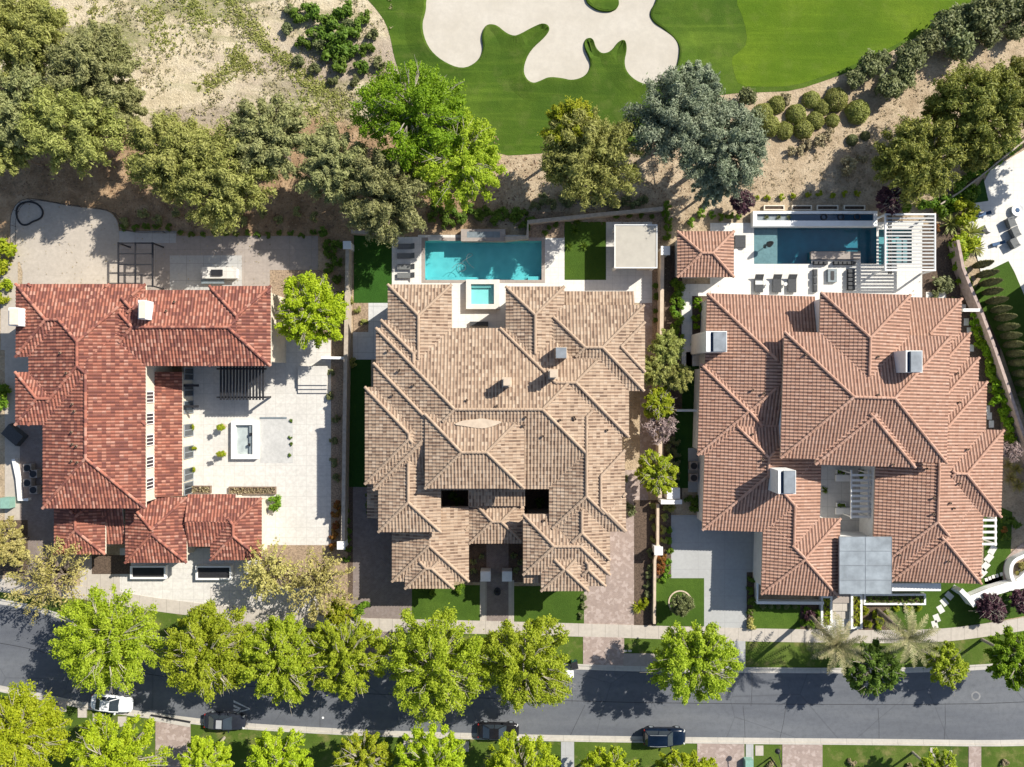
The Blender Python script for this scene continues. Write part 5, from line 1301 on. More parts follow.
o = MB().obox(*P(569, 671), .5, .45, ROADZ, .9, .05, .03).build('carton', white_p); tag(o, 'white cube carton standing in the road below the wheeled bin', 'carton')
sl = thing('street_lamp', 'dark street lamp on the south verge with its arm over the grass', 'street lamp', (*P(770, 757), 0)); x, y = P(770, 757); x2, y2 = P(777.8, 751.5, 4.2)
MB().cyl(x, y, 0, 4.3, .1, .06, 10).build('pole', black_metal, sl); MB().tube([(x, y, 4.2), ((x + x2) / 2, (y + y2) / 2, 4.5), (x2, y2, 4.35)], .05, 6).build('arm', black_metal, sl); MB().lathe(x2, y2, [(.05, 4.5), (.22, 4.35), (.32, 4.15), (.26, 4.1)], 12).build('lamp_shade', black_metal, sl)
o = MB().pbox(745.5, 760.5, 753.5, 772, 0, .9).build('utility_box', util_g); tag(o, 'pale green utility box beside the south verge path', 'utility box')
# neighbour's things at the far right
for i, (x, y) in enumerate(((984, 214), (998, 243.5))):
    lounger(x, y, 3.2, 11, f'blue lounger on the white patio at the far right, {["upper", "lower"][i]} one', 'blue loungers at the far right', mats=(blue_m, light_fab), ang=R(14))
lounger(985, 230, 4, 9, 'dark lounger beside the palms on the far right patio', None, mats=(dark_grey, light_fab), ang=R(-65))
def armchair(px, py, a, label, m_):
    x, y = P(px, py, .4); r = thing('armchair', label, 'armchair', (x, y, 0), 'neighbour armchairs'); MB().obox(x, y, .5, .5, .1, .45, a).build('seat', m_, r)
    c, s = math.cos(a), math.sin(a); MB().obox(x - .45 * c, y - .45 * s, .12, .52, .45, .85, a).build('backrest', m_, r)
    for k in (-1, 1): MB().obox(x - .48 * s * k, y + .48 * c * k, .4, .1, .45, .65, a).build('armrest', m_, r)
for i, (x, y, a, lb) in enumerate(((1011, 222, 20, 'grey armchair nearest the round fire bowl on the far right patio'), (1015, 232, 25, 'middle grey armchair of the three on the far right patio'), (1014, 243, 30, 'lowest grey armchair of the three on the far right patio'))): armchair(x, y, R(a), lb, mid_grey)
t = thing('fire_bowl', 'round white fire bowl on the patio at the right edge', 'fire bowl', (*P(1015, 211), 0)); MB().lathe(*P(1015, 211), [(.5, 0), (.75, .45), (.7, .5), (.45, .42), (0, .4)], 22).build('bowl', white_p, t); MB().cyl(*P(1015, 211), .4, .46, .3, .2, 12).build('glass_fill', blue_m, t)

# ------------------------------------------------------------------ cars
car('parked_car', 'white sedan parked under the trees at the bottom left kerb', 111, 704, R(-6), paintw, 'sedan')
car('parked_car', 'dark grey sedan with pale grey roof panel below the road chevron', 224, 722, R(-2.5), paintg, 'sedan', grey_roof)
car('parked_car', 'black sedan parked half under the lime trees at bottom centre', 498, 731.5, R(-1), paintk, 'sedan')
car('parked_car', 'dark blue suv parked at the kerb opposite the concrete driveway', 664.5, 737, R(-.5), paintb, 'suv')
# ------------------------------------------------------------------ street trees, north side of the road
MUL = 1.1; ST = 'street trees along the north kerb'; SB = 'lime trees along the south verge'
N = 'street_tree'
tree(N, 'wide spring green street tree, leftmost over the road, reaching above the white sedan', 'tree', 114, 638, 56, 6.2, 'ash', 'spring', 11, ST)
tree(N, 'spring green street tree with pale bare twigs, directly above the dark grey sedan', 'tree', 208, 652, 50, 6.0, 'ash', 'spring', 12, ST)
tree(N, 'spring green street tree right of the twiggy one, below the palo verdes', 'tree', 280, 658, 46, 6.0, 'ash', 'spring', 13, ST)
tree(N, 'compact spring green street tree below the left end of the middle brick driveway', 'tree', 346, 657, 40, 5.8, 'ash', 'spring', 14, ST)
tree(N, 'broad spring green street tree below the left front lawn of the middle house', 'tree', 434, 664, 55, 6.2, 'ash', 'spring', 15, ST)
tree(N, 'rounded spring green street tree up left of the black sedan', 'tree', 524, 661, 50, 6.2, 'ash', 'spring', 16, ST)
tree(N, 'lone spring green street tree below the concrete driveway', 'tree', 694, 660, 43, 6.0, 'ash', 'spring', 17, ST)
tree(N, 'dark leafy street tree between the two palms', 'tree', 873, 667, 29, 5.0, 'ash', 'deep', 18, ST)
tree(N, 'small light green street tree right of both palms', 'tree', 945, 665, 22, 4.5, 'ash', 'spring', 19, ST)
tree(N, 'green street tree cut by the right edge', 'tree', 1014, 657, 31, 5.4, 'ash', 'vivid', 20, ST)
for i, (x, y, r, h, lf, lb) in enumerate(((22, 732, 52, 6, 'lime', 'large bright lime tree in the bottom left corner'), (116, 760, 46, 6, 'lime', 'bright lime tree below the white sedan'), (206, 760, 27, 5, 'lime', 'small bright lime tree below the dark grey sedan'),
    (279, 760, 35, 5.5, 'lime', 'bright lime tree right of the small one by the dark grey sedan'), (364, 758, 27, 5, 'gold', 'yellowish lime tree with dry tips on the south verge'), (430, 762, 36, 5.5, 'lime', 'lime tree left of the black sedan'),
    (520, 772, 38, 6, 'lime', 'lime tree overhanging the black sedan'), (606, 776, 33, 5.5, 'lime', 'lime tree left of the dark blue suv'), (684, 778, 33, 5.5, 'lime', 'lime tree below the dark blue suv'), (935, 773, 24, 4.5, 'spring', 'lime tree at the bottom right below the north light green tree'))):
    tree('verge_tree', lb + ', south verge', 'tree', x, y, r, h, 'ash', lf, 30 + i, SB)
palm('shaggy palm on the left, over the entry steps of the right house', (809, 614), (836, 645), 7.0, 1)
palm('shaggy palm on the right, over the curving stepping stones', (877.5, 610), (908, 637), 7.0, 2)
# pale yellow palo verdes in front of the left house
PV = 'pale yellow palo verde trees'
tree('palo_verde', 'wispy pale yellow tree at the left end of the entrance court', 'tree', 52, 580, 44, 4, 'wisp', 'wisp', 51, PV)
tree('palo_verde', 'wispy pale yellow tree below the red roof corner of the left house', 'tree', 268, 572, 34, 4.4, 'wisp', 'wisp', 52, PV)
tree('palo_verde', 'wispy yellow tree beside the brick driveway end', 'tree', 318, 583, 38, 4.4, 'wisp', 'wisp', 53, PV)
tree('palo_verde', 'thin wispy yellow tree at the left edge above the street', 'tree', 4, 545, 24, 4, 'wisp', 'wisp', 54, PV)
tree('palo_verde', 'small golden wispy tree beside the street end of the brick driveway', 'tree', 339, 612, 17, 3.4, 'wisp', 'gold', 55, PV)
# ------------------------------------------------------------------ back gardens and the hillside
tree('shade_tree', 'large vivid green tree beside the golf rough, darker left crown', 'tree', 413, 118, 58, 8, 'ash', 'vivid', 61, squash=.9)
tree('shade_tree', 'vivid yellow-green tree joined to the large one above the turquoise pool', 'tree', 460, 164, 50, 7, 'ash', 'spring', 62)
tree('shade_tree', 'bright round green tree between left house and putting green', 'tree', 312, 313, 40, 5.5, 'ash', 'lime', 63)
PT = 'olive pines on the hillside'
for i, (x, y, r, h, kind, lf, lb) in enumerate((
    (22, 38, 46, 7, 'pine', 'olivey', 'yellowish pine in the top left corner'), (95, 72, 44, 7, 'pine', 'olive', 'olive pine at the edge of the pale sandy slope'), (20, 104, 38, 7, 'pine', 'olive', 'olive pine at the left edge, second from the top'),
    (72, 130, 46, 7.5, 'pine', 'olivey', 'bushy yellow-olive pine above the rounded patio'), (118, 108, 30, 6, 'pine', 'olive', 'thin olive pine right of the bushy one'), (6, 150, 24, 6, 'pine', 'olivey', 'small yellow pine at the left edge above the patio'),
    (172, 158, 45, 7, 'pine', 'olivey', 'golden green pine above the steel pergola'), (222, 178, 46, 7, 'pine', 'olivey', 'broad yellow-green pine above the outdoor kitchen'), (268, 140, 40, 7, 'pine', 'olive', 'dull olive pine below the sandy slope'),
    (335, 168, 36, 6.5, 'pine', 'olive', 'olive pine left of the large vivid tree'), (388, 196, 44, 7, 'pine', 'olive', 'greyish olive pine overhanging the loungers of the turquoise pool'), (588, 158, 46, 7.5, 'pine', 'olivey', 'yellow-green feathery tree between vivid tree and grey pine'),
    (572, 128, 26, 7.5, 'pine', 'gold', 'light green feathery tree tip reaching onto the golf rough'))):
    tree('pine_tree', lb, 'tree', x, y, r * 1.08, h, kind, lf, 70 + i, PT)
GP = 'grey green pines behind the cabana'
tree('pine_tree', 'tall grey-green pine with its tip on the golf rough', 'tree', 676, 122, 52, 8, 'pine', 'blue', 91, GP)
tree('pine_tree', 'grey-green pine crown nearest the bunker', 'tree', 698, 86, 27, 8, 'pine', 'blue', 92, GP)
tree('pine_tree', 'right hand grey-green pine above the casita', 'tree', 724, 144, 45, 7, 'pine', 'blue', 93, GP)
tree('pine_tree', 'low grey-green pine just above the casita roof', 'tree', 712, 186, 20, 5, 'pine', 'blue', 94, GP)
DP = 'dark pines above the pergola'
tree('pine_tree', 'dark tufted pine with golden tips above the louvred pergola', 'tree', 918, 160, 44, 6.5, 'pine', 'darkp', 95, DP)
tree('pine_tree', 'dark pine behind the tufted one towards the right edge', 'tree', 982, 108, 47, 7, 'pine', 'darkp', 96, DP)
tree('pine_tree', 'dark pine cut by the right edge of the hillside', 'tree', 1018, 92, 38, 7, 'pine', 'darkp', 97, DP)
tree('pine_tree', 'small dark pine on the bare slope right of the round shrubs', 'tree', 937, 110, 17, 5, 'pine', 'darkp', 98, DP)
tree('pine_tree', 'dark pine low against the white diagonal wall', 'tree', 968, 145, 26, 5.5, 'pine', 'darkp', 99, DP)
OT = 'trees along the wall between middle and right house'
tree('olive_tree', 'pale olive tree, topmost beside the right edge of the middle roof', 'tree', 666, 347, 18, 4, 'pine', 'olivey', 101, OT); tree('olive_tree', 'pale olive tree touching the middle roof eave', 'tree', 655, 371, 16, 4, 'pine', 'olivey', 102, OT)
tree('olive_tree', 'pale olive tree left of the dark side yard', 'tree', 678, 378, 14, 4, 'pine', 'olivey', 103, OT); tree('olive_tree', 'small yellow-green tree above the bare pinkish tree', 'tree', 659, 404, 16, 3.6, 'ash', 'gold', 104, OT)
tree('bare_tree', 'bare pinkish tree between middle and right house', 'tree', 660, 427, 17, 3.4, 'bare', 'pinkb', 105, None, barkm=plain('pink_bark', (.34, .25, .23), .9, .2)); tree('olive_tree', 'yellow-green tree standing above the white gate wall', 'tree', 657, 474, 23, 4, 'ash', 'gold', 106, OT)
tree('bare_tree', 'bare brown tree in the right side yard of the right house', 'tree', 1012, 452, 10, 2.4, 'bare', 'pinkb', 107, None)
tree('plum_tree', 'round purple leaved plum tree left of the dark pool water wall', 'tree', 743.4, 201.7, 11, 2.2, 'ash', 'plum', 108); tree('plum_tree', 'purple leaved bush below the white parapet wall', 'tree', 991, 609, 13, 1.6, 'ash', 'plum', 109); tree('plum_tree', 'purple leaved bush at the right edge below the parapet', 'tree', 1022, 601, 12, 1.6, 'ash', 'plum', 110)
tree('purple_tree', 'dark purple tree behind the water wall left of the louvred pergola', 'tree', 890, 200, 15, 3, 'ash', 'plum', 111)
tree('lawn_tree', 'round grey-green olive standing in the ring bed of the front lawn', 'tree', 682, 604, 12, 2.2, 'pine', 'sage', 112)
o = MB().cyl(*P(680, 602), .01, .06, 1.25, 1.25, 28).build('ring_bed', bed_m); struct(o)
o = MB().lathe(*P(680, 602), [(1.25, 0), (1.25, .14), (1.4, .14), (1.4, 0)], 30).build('tree_ring', stucco_t); tag(o, 'round tan edging ring in the front lawn by the driveway', 'edging')
FP = 'feathery palms along the diagonal wall'
for i, (x, y, r) in enumerate(((953, 222, 15), (966, 214, 14), (974, 232, 15), (965, 246, 15), (978, 247, 12))):
    shrub(x, y, r, 'gold' if i % 2 else 'olivey', f'feathery yellow-green palm clump along the diagonal wall, {ordw(i, 5, "top")} of five', 'spiky' if i % 2 == 0 else 'loose', 'palm_clump', 'palm', FP, .9)
shrub(944, 282, 12, 'sage', 'spreading grey-green shrub at the right end of the white deck', 'loose', h=.7)
shrub(936, 228, 4, 'red', 'small orange-red shrub at the right edge of the louvred pergola', 'loose')
# the row of slim cypresses
for i, (bx, by) in enumerate(((968.7, 266.5), (972, 276), (975.5, 284.5), (978.5, 293), (982, 302), (987, 310.5), (990.5, 318.5), (993.5, 328), (996.5, 336.5), (999, 345), (1002, 354), (1004.5, 363), (1008, 373.5), (1011, 383), (1014, 394))):
    r = np.random.default_rng(200 + i); x, y = P(bx + 4.5, by, 0); hh = 3.3 + .2 * r.normal()
    t = thing('cypress', f'slim cypress beyond the diagonal wall, {ordw(i, 15, "top")} in the row of fifteen', 'cypress', (x, y, 0), 'cypresses beyond the diagonal wall')
    n = 1500; f = r.uniform(0, 1, n); a = r.uniform(0, 6.28, n); rad = .42 * np.sin(np.pi * np.clip(.12 + .86 * f, 0, 1)) ** .7 * r.uniform(.7, 1.08, n)
    c = np.column_stack([rad * np.cos(a), rad * np.sin(a), .15 + f * hh]); nn = unit(np.column_stack([np.cos(a), np.sin(a), .5 + 0 * a]) + r.normal(size=(n, 3)) * .4)
    V, Fq = leaf_quads(c, nn, .14, 1.6, r); npmesh('foliage', V, Fq, LEAF['cyp'], t); MB().cyl(x, y, 0, 1.2, .07, .05, 6).build('trunk', bark, t)

tree('shade_tree', 'tall tree beyond the right edge shading the neighbour patio', 'tree', 1088, 112, 40, 7.5, 'ash', 'deep', 121)
# ------------------------------------------------------------------ shrubs
shrub_row([(797, 113.5, 10), (816, 120, 9), (785, 130, 9), (804.5, 129, 10), (770, 125, 11), (833, 120, 7), (837, 99, 12), (859, 111, 12), (778, 104, 9), (812, 99, 9), (823, 107, 8), (764, 112, 10)], 'olivey', 'clipped round green shrub on the slope below the fairway', group='round shrubs below the fairway', kind='clipped')
shrub_row([(905, 60, 14), (886.5, 90, 13), (901, 84, 11), (868, 69, 12), (853, 80, 10), (880, 62, 9), (924, 45, 12), (955, 48, 17), (940, 28, 14), (976, 22, 17), (997, 13, 17), (1017, 14, 17), (985, 40, 12), (1010, 34, 10), (962, 30, 12), (960, 14, 10), (902, 73, 12), (745, 98, 11), (755, 118, 10)], 'sage', 'grey-green bushy shrub on the slope along the fairway edge', group='grey green shrubs along the fairway', kind='ball')
shrub_row([(852.7, 139.5, 6), (865.8, 135.5, 5)], 'sage', 'small dark shrub on the bare slope', group='pair on the bare slope', kind='clipped')
shrub_row([(800, 149, 6), (808, 144, 6), (818, 140, 7), (827, 134, 7), (792, 152, 5), (787, 100, 7)], 'dry', 'straw coloured dry grass clump below the round shrubs', kind='loose', group='dry clumps below the round shrubs')
shrub_row([(849, 166, 9), (862, 160, 6), (845, 172, 5)], 'dry', 'brown dry bush on the bare slope left of the tufted pine', kind='loose', group='dry bushes by the tufted pine')
shrub_row([(756.4, 197, 3.5), (767.6, 197, 3.5), (780.7, 197, 3.5), (793.4, 195.5, 3.5), (808, 195.5, 3.5), (819.5, 194.5, 3.5), (832, 195.5, 3.5), (843.7, 193, 3.5), (856, 194, 3.5)], 'gold', 'small green plant behind the planter frames of the dark pool', kind='loose', group='plants behind the planter frames')
shrub_row([(721.8, 217, 4), (730, 217, 4.5), (738, 216.5, 4), (711, 215, 4), (700, 213, 5), (690, 222, 5), (705, 204, 4)], 'hedge', 'green shrub in the bed above the casita', kind='loose', group='shrubs above the casita')
shrub_row([(674, 284, 6), (680, 286, 6), (677, 296, 6.5), (680, 305, 6), (673, 312, 6), (679, 320, 6.5), (675, 329, 6.5), (672, 339, 6.5), (678, 340, 6), (672, 300, 5)], 'hedge', 'bright green hedge shrub between wall and white path', 'top', kind='loose', group='hedge beside the white path')
shrub_row([(697, 300, 4.5), (699.5, 307, 4.5), (695, 319, 4.5), (696, 327, 4), (697, 337, 4.5), (695, 346, 4)], 'vivid', 'green shrub in the narrow bed beside the right house', 'top', kind='loose', group='shrubs in the narrow bed')
shrub_row([(666, 213, 4.5), (667, 221, 4.5), (667, 229, 4.5), (667, 238, 4.5), (666, 205, 4.5)], 'hedge', 'green vine clump climbing beside the cabana wall', 'top', kind='loose', group='vine beside the cabana')
shrub_row([(575, 230, 7), (569, 246, 6), (584, 246, 6.5), (578, 221, 5)], 'deep', 'dark green cycad at the pool corner of the lawn', kind='spiky', group='cycads at the lawn corner', name='cycad', cat='cycad')
shrub_row([(549, 228, 3), (556, 225, 3), (545, 233, 3), (616, 216.5, 3), (629, 216, 3), (641, 215.5, 3), (652, 217, 3), (655, 311, 3), (655, 320, 3), (656, 297, 3.5), (655, 286, 3)], 'deep', 'small dark round plant in the gravel bed around the cabana', group='round plants around the cabana')
shrub_row([(653, 505, 4), (665, 507, 4), (672, 508, 4.5), (653, 516, 4), (664, 517, 4.5), (654, 528, 4), (664, 530, 4.5), (664, 541, 4), (653, 540, 4)], 'olivey', 'yellow-green shrub beside the wall between the front driveways', 'top', kind='loose', group='shrubs by the driveway wall')
shrub_row([(662, 559, 5), (661, 566, 5), (660, 572, 4.5)], 'red', 'red leaved shrub right of the driveway wall', 'top', kind='loose', group='red shrubs by the driveway wall')
shrub_row([(668, 561, 4), (668, 569, 4), (667, 576, 4.5), (663, 579, 4), (670, 550, 4), (670, 540, 4), (670, 530, 4)], 'hedge', 'low green hedge plant along the concrete driveway', 'top', kind='loose', group='hedge plants along the concrete driveway')
shrub_row([(651, 557, 3.5), (650, 566, 4), (649, 575, 4), (648, 585, 4), (647, 594, 4), (650, 550, 3.5)], 'sage', 'grey-green plant along the brick driveway edge', 'top', kind='loose', group='plants along the brick driveway')
shrub(639, 607, 9, 'gold', 'yellow-green spiky shrub at the street corner of the brick driveway', 'spiky'); shrub(646, 603, 5, 'gold', 'small yellow shrub beside the spiky one at the brick driveway corner', 'loose')
shrub(630.5, 509, 7, 'sage', 'grey-green bush where the middle roof meets the brick driveway', 'loose'); shrub(624, 480, 5, 'sage', 'dull bush beside the middle house side door', 'loose')
shrub_row([(586, 588, 3), (584.5, 597, 3.5), (583, 606, 3.5), (581.5, 616, 3.5)], 'sage', 'small plant along the right edge of the middle front lawn', 'top', kind='loose', group='plants along the middle lawn')
shrub_row([(752, 580, 4.5), (751, 590, 4.5), (750.5, 600, 4.5), (750, 610, 4.5)], 'deep', 'dark shrub between concrete driveway and court wall', 'top', kind='loose', group='shrubs by the court wall')
shrub(749.5, 624, 6, 'wisp', 'yellowish tuft at the street corner of the concrete driveway', 'loose')
shrub_row([(762, 606, 3), (770, 606, 3), (778, 606, 3), (786, 606, 3), (794, 606, 3)], 'sage', 'tiny grey plant along the court wall', group='tiny plants along the court wall')
shrub_row([(806, 610, 5), (804, 623, 5), (812, 622, 5), (818, 612, 4.5), (816, 624, 4.5)], 'hedge', 'green shrub around the left palm trunk', kind='loose', group='shrubs around the left palm')
shrub(809, 613, 6, 'plum', 'purple bush at the foot of the left palm', 'loose')
shrub_row([(866, 611, 4.5), (874, 615, 4.5), (868, 623, 4.5), (880, 620, 4.5), (886, 612, 4.5), (897, 608, 4), (908, 608, 4), (919, 608, 4), (878, 627, 4)], 'gold', 'yellow-green ground shrub in the bed around the right palm', kind='loose', group='ground shrubs around the right palm')
shrub(756, 576, 4, 'deep', 'dark shrub at the end of the concrete driveway by the wall', 'loose'); shrub_row([(691, 499, 6), (695, 508, 6), (699, 499, 5)], 'deep', 'dark green shrub behind the side gate', kind='loose', group='shrubs behind the side gate')
shrub_row([(962, 258, 8), (958, 268, 8), (965, 280, 8), (968, 290, 7), (955, 250, 8), (975, 320, 7), (979, 330, 7), (980, 341, 8), (985, 351, 8), (988, 362, 8), (990, 374, 8), (995, 385, 8), (999, 398, 9), (1003, 410, 9), (1008, 424, 9), (1011, 438, 8)], 'vivid', 'dark green hedge shrub along the pink topped diagonal wall', 'top', kind='loose', group='hedge along the diagonal wall')
shrub_row([(1009, 465, 7), (1012, 478, 9), (1018, 470, 8), (1020, 486, 9)], 'wisp', 'pale spiky bush at the right edge beside the right house', 'top', kind='spiky', group='pale bushes at the right edge')
shrub_row([(940, 212, 9), (932, 205, 8), (946, 200, 10), (955, 206, 9), (922, 206, 7), (966, 196, 9), (973, 189, 8), (957, 190, 9), (984, 166, 8), (994, 158, 8), (1004, 151, 8), (1014, 143, 8), (974, 174, 8), (963, 183, 8), (905, 208, 6)], 'hedge', 'bushy green shrub under the diagonal white wall', kind='loose', group='shrubs under the white diagonal wall')
shrub_row([(1004, 520, 6), (1014, 524, 6), (1006, 536, 5)], 'deep', 'dark shrub at the right edge above the curved wall', kind='loose', group='shrubs above the curved wall')
shrub_row([(1022, 566, 6), (1019, 575, 5), (1024, 578, 5)], 'wisp', 'straw coloured plant inside the curved bed', kind='loose', group='plants in the curved bed')
shrub(1004, 530, 3.5, 'red', 'small red shrub beside the narrow white pergola', 'loose')
shrub_row([(955, 302, 5), (974, 396, 4), (990, 388, 4), (935, 296, 5)], 'sage', 'low shrub in the right side bed', 'top', kind='loose', group='low shrubs in the right side bed')
# left house beds
shrub_row([(337, 505, 5), (336, 515, 5), (337, 525, 5), (335, 535, 5.5), (333, 545, 5)], 'red', 'reddish shrub along the right edge of the left courtyard', 'top', kind='loose', group='reddish shrubs by the courtyard')
shrub_row([(347.5, 510, 3.5), (348, 520, 4), (348.5, 530, 4), (349, 540, 4), (348.5, 550, 4), (347, 560, 4)], 'deep', 'dark green shrub along the shaded brick driveway', 'top', kind='loose', group='shrubs along the shaded driveway')
shrub_row([(331, 396, 5), (336, 420, 4.5), (334, 440, 5), (335, 462, 5), (336, 478, 5), (332, 372, 4)], 'sage', 'sparse grey shrub in the bed along the courtyard wall', 'top', kind='loose', group='sparse shrubs along the courtyard wall')
shrub(277, 504, 8, 'hedge', 'rounded green shrub at the right end of the small red roof', 'loose'); shrub_row([(362, 606, 7), (356, 612, 6)], 'hedge', 'bright green shrub at the street end of the shaded brick driveway', kind='loose', group='pair at the shaded driveway')
shrub_row([(328, 255, 6), (336, 262, 6), (330, 270, 6), (338, 280, 6), (326, 245, 6), (337, 245, 7), (324, 232, 6), (340, 296, 5), (336, 318, 5)], 'deep', 'dark shrub in the bed left of the putting green wall', 'top', kind='loose', group='shrubs left of the putting green wall')
shrub_row([(181 + i * 11, 233 + (i % 3), 3.5) for i in range(13)] + [(124 + i * 11, 227, 4) for i in range(5)], 'deep', 'small dark shrub in the strip behind the left terraces', kind='loose', group='shrubs behind the left terraces')
shrub_row([(4, 248, 14), (2, 268, 11), (6, 284, 8), (2, 300, 7)], 'gold', 'yellow-green bush at the left edge beside the patio', 'top', kind='loose', group='bushes at the left edge')
shrub_row([(3, 392, 9), (2, 404, 7)], 'hedge', 'green bush at the left edge in mid picture', 'top', kind='loose', group='green bushes at the left edge')
shrub_row([(8, 525, 8), (18, 533, 8), (10, 545, 7), (23, 552, 7), (16, 560, 7)], 'wisp', 'straw green shrub in the front bed at the left edge', 'top', kind='loose', group='shrubs in the left front bed')
shrub_row([(372, 498, 6), (369, 506, 6), (373, 513, 6)], 'deep', 'dark shrub under the left roof corner of the middle house', 'top', kind='loose', group='shrubs under the middle roof corner')
shrub_row([(358, 311, 4), (364, 321, 4), (352, 362, 5), (350, 303, 6)], 'olivey', 'pale green shrub in the small bed below the putting green', 'top', kind='loose', group='shrubs below the putting green')
shrub_row([(432, 592, 4), (459, 588, 5.5), (432, 576, 4)], 'hedge', 'small green bush against the front of the middle garage wing', kind='loose', group='bushes by the garage wing')
shrub_row([(473, 562, 3.5), (481, 556, 3.5), (474, 570, 3.5), (514, 556, 4), (521, 562, 4), (516, 569, 3.5)], 'sage', 'round plant in the shaded entry court of the middle house', kind='loose', group='plants in the shaded entry court')
shrub_row([(452, 497, 6), (460, 500, 5), (539, 502, 6)], 'deep', 'dark plant down in a light well of the middle house', kind='loose', group='light well plants')
for i, (x, y) in enumerate(((770, 764), (851, 763), (1004, 762), (909, 767))):
    shrub(x, y, 4.5, 'dry', f'pale cut back grass clump on the south verge, {ordw(i, 4)} of four', 'loose', group='cut back clumps on the verge'); 
shrub_row([(448, 222, 7), (462, 218, 7), (478, 214, 6), (497, 218, 7), (515, 214, 7), (432, 216, 6), (525, 225, 6)], 'deep', 'dark shrub in the bed behind the turquoise pool', kind='loose', group='shrubs behind the turquoise pool')
shrub_row([(668 + (i % 2) * 7, 438 + i * 5.2, 5) for i in range(11)], 'sage', 'shrub in the dark strip left of the right house', 'top', kind='loose', group='shrubs in the dark strip')
shrub_row([(664 + (i % 3) * 3, 388 + i * 9, 5) for i in range(5)], 'vivid', 'green shrub below the olive trees by the wall', 'top', kind='loose', group='shrubs below the olive trees')
shrub_row([(436 + i * 8.5, 208 + (i * 7) % 13, 6.5) for i in range(12)], 'deep', 'dark bush on the bank above the turquoise pool', kind='loose', group='bushes on the bank')
shrub_row([(535 + i * 9, 205 - (i * 5) % 9, 6) for i in range(13)], 'sage', 'grey bush on the bank above the cabana wall', kind='loose', group='bushes above the cabana wall')
shrub_row([(126 + i * 17, 222 - (i * 7) % 12, 5.5) for i in range(12)], 'olive', 'dull bush under the pines behind the left terraces', kind='loose', group='bushes under the pines')
# scrub on the upper left slope
sc = []
rr = np.random.default_rng(31)
for x, y, r in ((296, 18, 9), (312, 10, 11), (328, 22, 12), (345, 14, 11), (318, 34, 12), (340, 38, 13), (356, 30, 11), (330, 52, 12), (350, 52, 11), (366, 48, 8), (366, 18, 8), (304, 42, 8), (342, 66, 10), (362, 66, 9), (378, 64, 7), (322, 44, 9), (347, 28, 10), (372, 34, 7)): sc.append((x, y, r))
shrub_row(sc[:14], 'deep', 'deep green scrub bush on the slope left of the golf rough', kind='loose', group='scrub left of the golf rough')
shrub_row(sc[14:] + [(286, 30, 7), (300, 60, 6), (316, 68, 6), (334, 82, 6), (356, 82, 6), (384, 78, 5), (290, 10, 6)], 'sage', 'grey scrub bush on the slope left of the golf rough', kind='loose', group='grey scrub left of the golf rough')
# low weeds scattered over the sandy slope: nobody could count them
Vs = []; n = 2800
px = rr.uniform(60, 392, n); py = rr.uniform(-20, 128, n)
nz = np.sin(px * .05 + py * .09) + np.sin(px * .11 - py * .05 + 1) + np.sin(px * .023 + py * .2) * .7
keep = (nz + rr.normal(size=n) * .5 > .3) & (px - 20 + rr.normal(size=n) * 10 > 60 - py * .0)
cx = (px[keep] - 512) * H / F; cy = (383.5 - py[keep]) * H / F; m = len(cx)
c = np.repeat(np.column_stack([cx, cy, np.full(m, .08)]), 7, 0) + rr.normal(size=(m * 7, 3)) * np.array([.17, .17, .05]); c[:, 2] = np.abs(c[:, 2])
V, Fq = leaf_quads(c, unit(rr.normal(size=c.shape) * .6 + np.array([0, 0, .8])), .12, 2.0, rr)
o = npmesh('weeds', V, Fq, leaf_mat('dry_weeds', ((.17, .17, .06), (.28, .26, .12), (.4, .35, .2)), .2)); struct(o, 'stuff')
# greener weeds following the old runnels
for line, wd, nn in (([(223, -5), (240, 18), (262, 42), (285, 62), (312, 82), (345, 106)], 3.5, 900), ([(238, 48), (236, 62), (222, 76), (203, 88)], 3, 300), ([(185, -5), (196, 14), (210, 26)], 5, 260), ([(150, -5), (152, 14), (160, 34), (172, 48)], 6, 260), ([(236, 62), (256, 70)], 3, 120), ([(300, 90), (320, 112), (330, 126)], 6, 220), ([(96, 4), (100, 16)], 5, 90)):
    t_ = rr.uniform(0, len(line) - 1, int(nn * .55)); nn = len(t_); lx = np.interp(t_, range(len(line)), [q[0] for q in line]) + rr.normal(size=nn) * wd * 1.7; ly = np.interp(t_, range(len(line)), [q[1] for q in line]) + rr.normal(size=nn) * wd * 1.3
    c = np.repeat(np.column_stack([(lx - 512) * H / F, (383.5 - ly) * H / F, np.full(nn, .07)]), 8, 0) + rr.normal(size=(nn * 8, 3)) * np.array([.16, .16, .05]); c[:, 2] = np.abs(c[:, 2])
    V, Fq = leaf_quads(c, unit(rr.normal(size=c.shape) * .6 + np.array([0, 0, .8])), .13, 2.0, rr)
    o = npmesh('green_weeds', V, Fq, LEAF['olivey']); struct(o, 'stuff')
n = 1500; px = rr.uniform(730, 1040, n); py = rr.uniform(60, 200, n); keep = (py > 190 - (px - 730) * .55) & ((px < 935) | (py < 120 - (px - 935) * .5))
cx = (px[keep] - 512) * H / F; cy = (383.5 - py[keep]) * H / F; m = len(cx)
c = np.repeat(np.column_stack([cx, cy, np.full(m, .06)]), 5, 0) + rr.normal(size=(m * 5, 3)) * np.array([.12, .12, .04]); c[:, 2] = np.abs(c[:, 2])
V, Fq = leaf_quads(c, unit(rr.normal(size=c.shape) * .6 + np.array([0, 0, .8])), .1, 2.0, rr)
o = npmesh('dry_litter', V, Fq, LEAF['dry']); struct(o, 'stuff')
n = 4200; px = rr.uniform(-20, 690, n); py = rr.uniform(135, 228, n)
cx = (px - 512) * H / F; cy = (383.5 - py) * H / F
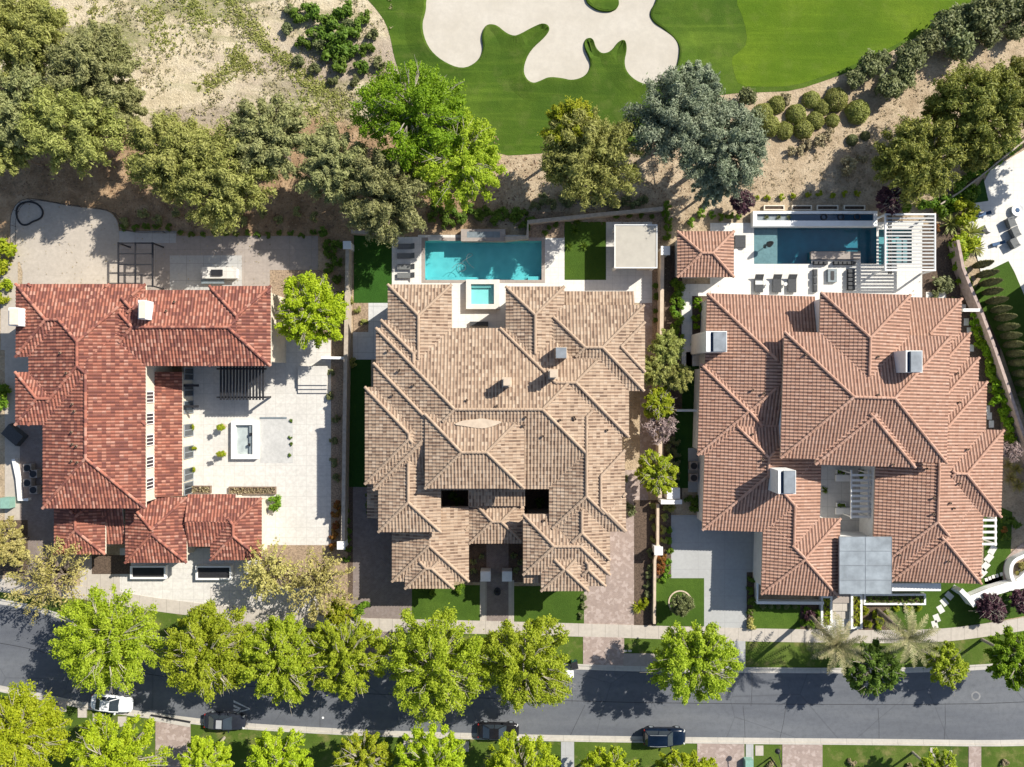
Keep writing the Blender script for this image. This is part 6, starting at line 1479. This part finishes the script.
c = np.column_stack([cx, cy, rr.uniform(.02, .08, n)]); keep = ~((px < 119) & (py > 196)) & ~((px > 498) & (px < 640) & (py < 158)) & ~((px > 395) & (py > 226))
V, Fq = leaf_quads(c[keep], unit(rr.normal(size=c[keep].shape) * .4 + np.array([0, 0, 1])), .16, 1.8, rr)
o = npmesh('leaf_litter', V, Fq, leaf_mat('brown_litter', ((.12, .07, .04), (.22, .14, .08), (.34, .24, .15)), .1)); struct(o, 'stuff')

n = 1100; px = rr.uniform(-10, 1034, n); py = rr.uniform(200, 300, n)
ok = ~((px > 360) & (px < 660) & (py < 300)) & ~((px > 735) & (px < 912) & (py < 300)) & ~((py < 300) & (px > 960))
c = np.column_stack([(px - 512) * H / F, (383.5 - py) * H / F, np.where(py > 600, .15, .11)])[ok]
V, Fq = leaf_quads(c, unit(rr.normal(size=c.shape) * .3 + np.array([0, 0, 1])), .09, 1.7, rr)
o = npmesh('fallen_leaves', V, Fq, LEAF['dry']); struct(o, 'stuff')

# ------------------------------------------------------------------ light, sky, camera
w = bpy.data.worlds.new('World'); scn.world = w; w.use_nodes = True
nt = w.node_tree; nt.nodes.clear()
sky = nt.nodes.new('ShaderNodeTexSky'); sky.sky_type = 'NISHITA'; sky.sun_disc = False
EL = 38.5; AZ = math.atan2(1.09, .77)      # compass bearing of the sun from +Y towards +X
sky.sun_elevation = R(EL); sky.sun_rotation = AZ
bg = nt.nodes.new('ShaderNodeBackground'); bg.inputs[1].default_value = .09; out = nt.nodes.new('ShaderNodeOutputWorld')
nt.links.new(sky.outputs[0], bg.inputs[0]); nt.links.new(bg.outputs[0], out.inputs[0])
s = bpy.data.lights.new('sun', 'SUN'); s.energy = 5.0; s.angle = R(.5); s.color = (1, .95, .86)
so = bpy.data.objects.new('sun', s); COL.objects.link(so)
so.rotation_euler = (R(90 - EL), 0, -AZ + math.pi)
scn.view_settings.view_transform = 'Standard'; scn.view_settings.look = 'None'; scn.view_settings.gamma = 1
scn.view_settings.exposure = .72
cam = bpy.data.cameras.new('camera'); cam.lens = F / 1024 * 36; cam.sensor_width = 36; cam.clip_end = 5000; cam.clip_start = .5
co = bpy.data.objects.new('camera', cam); COL.objects.link(co); co.location = (0, 0, H); scn.camera = co
scn.render.resolution_x = 1024; scn.render.resolution_y = 767
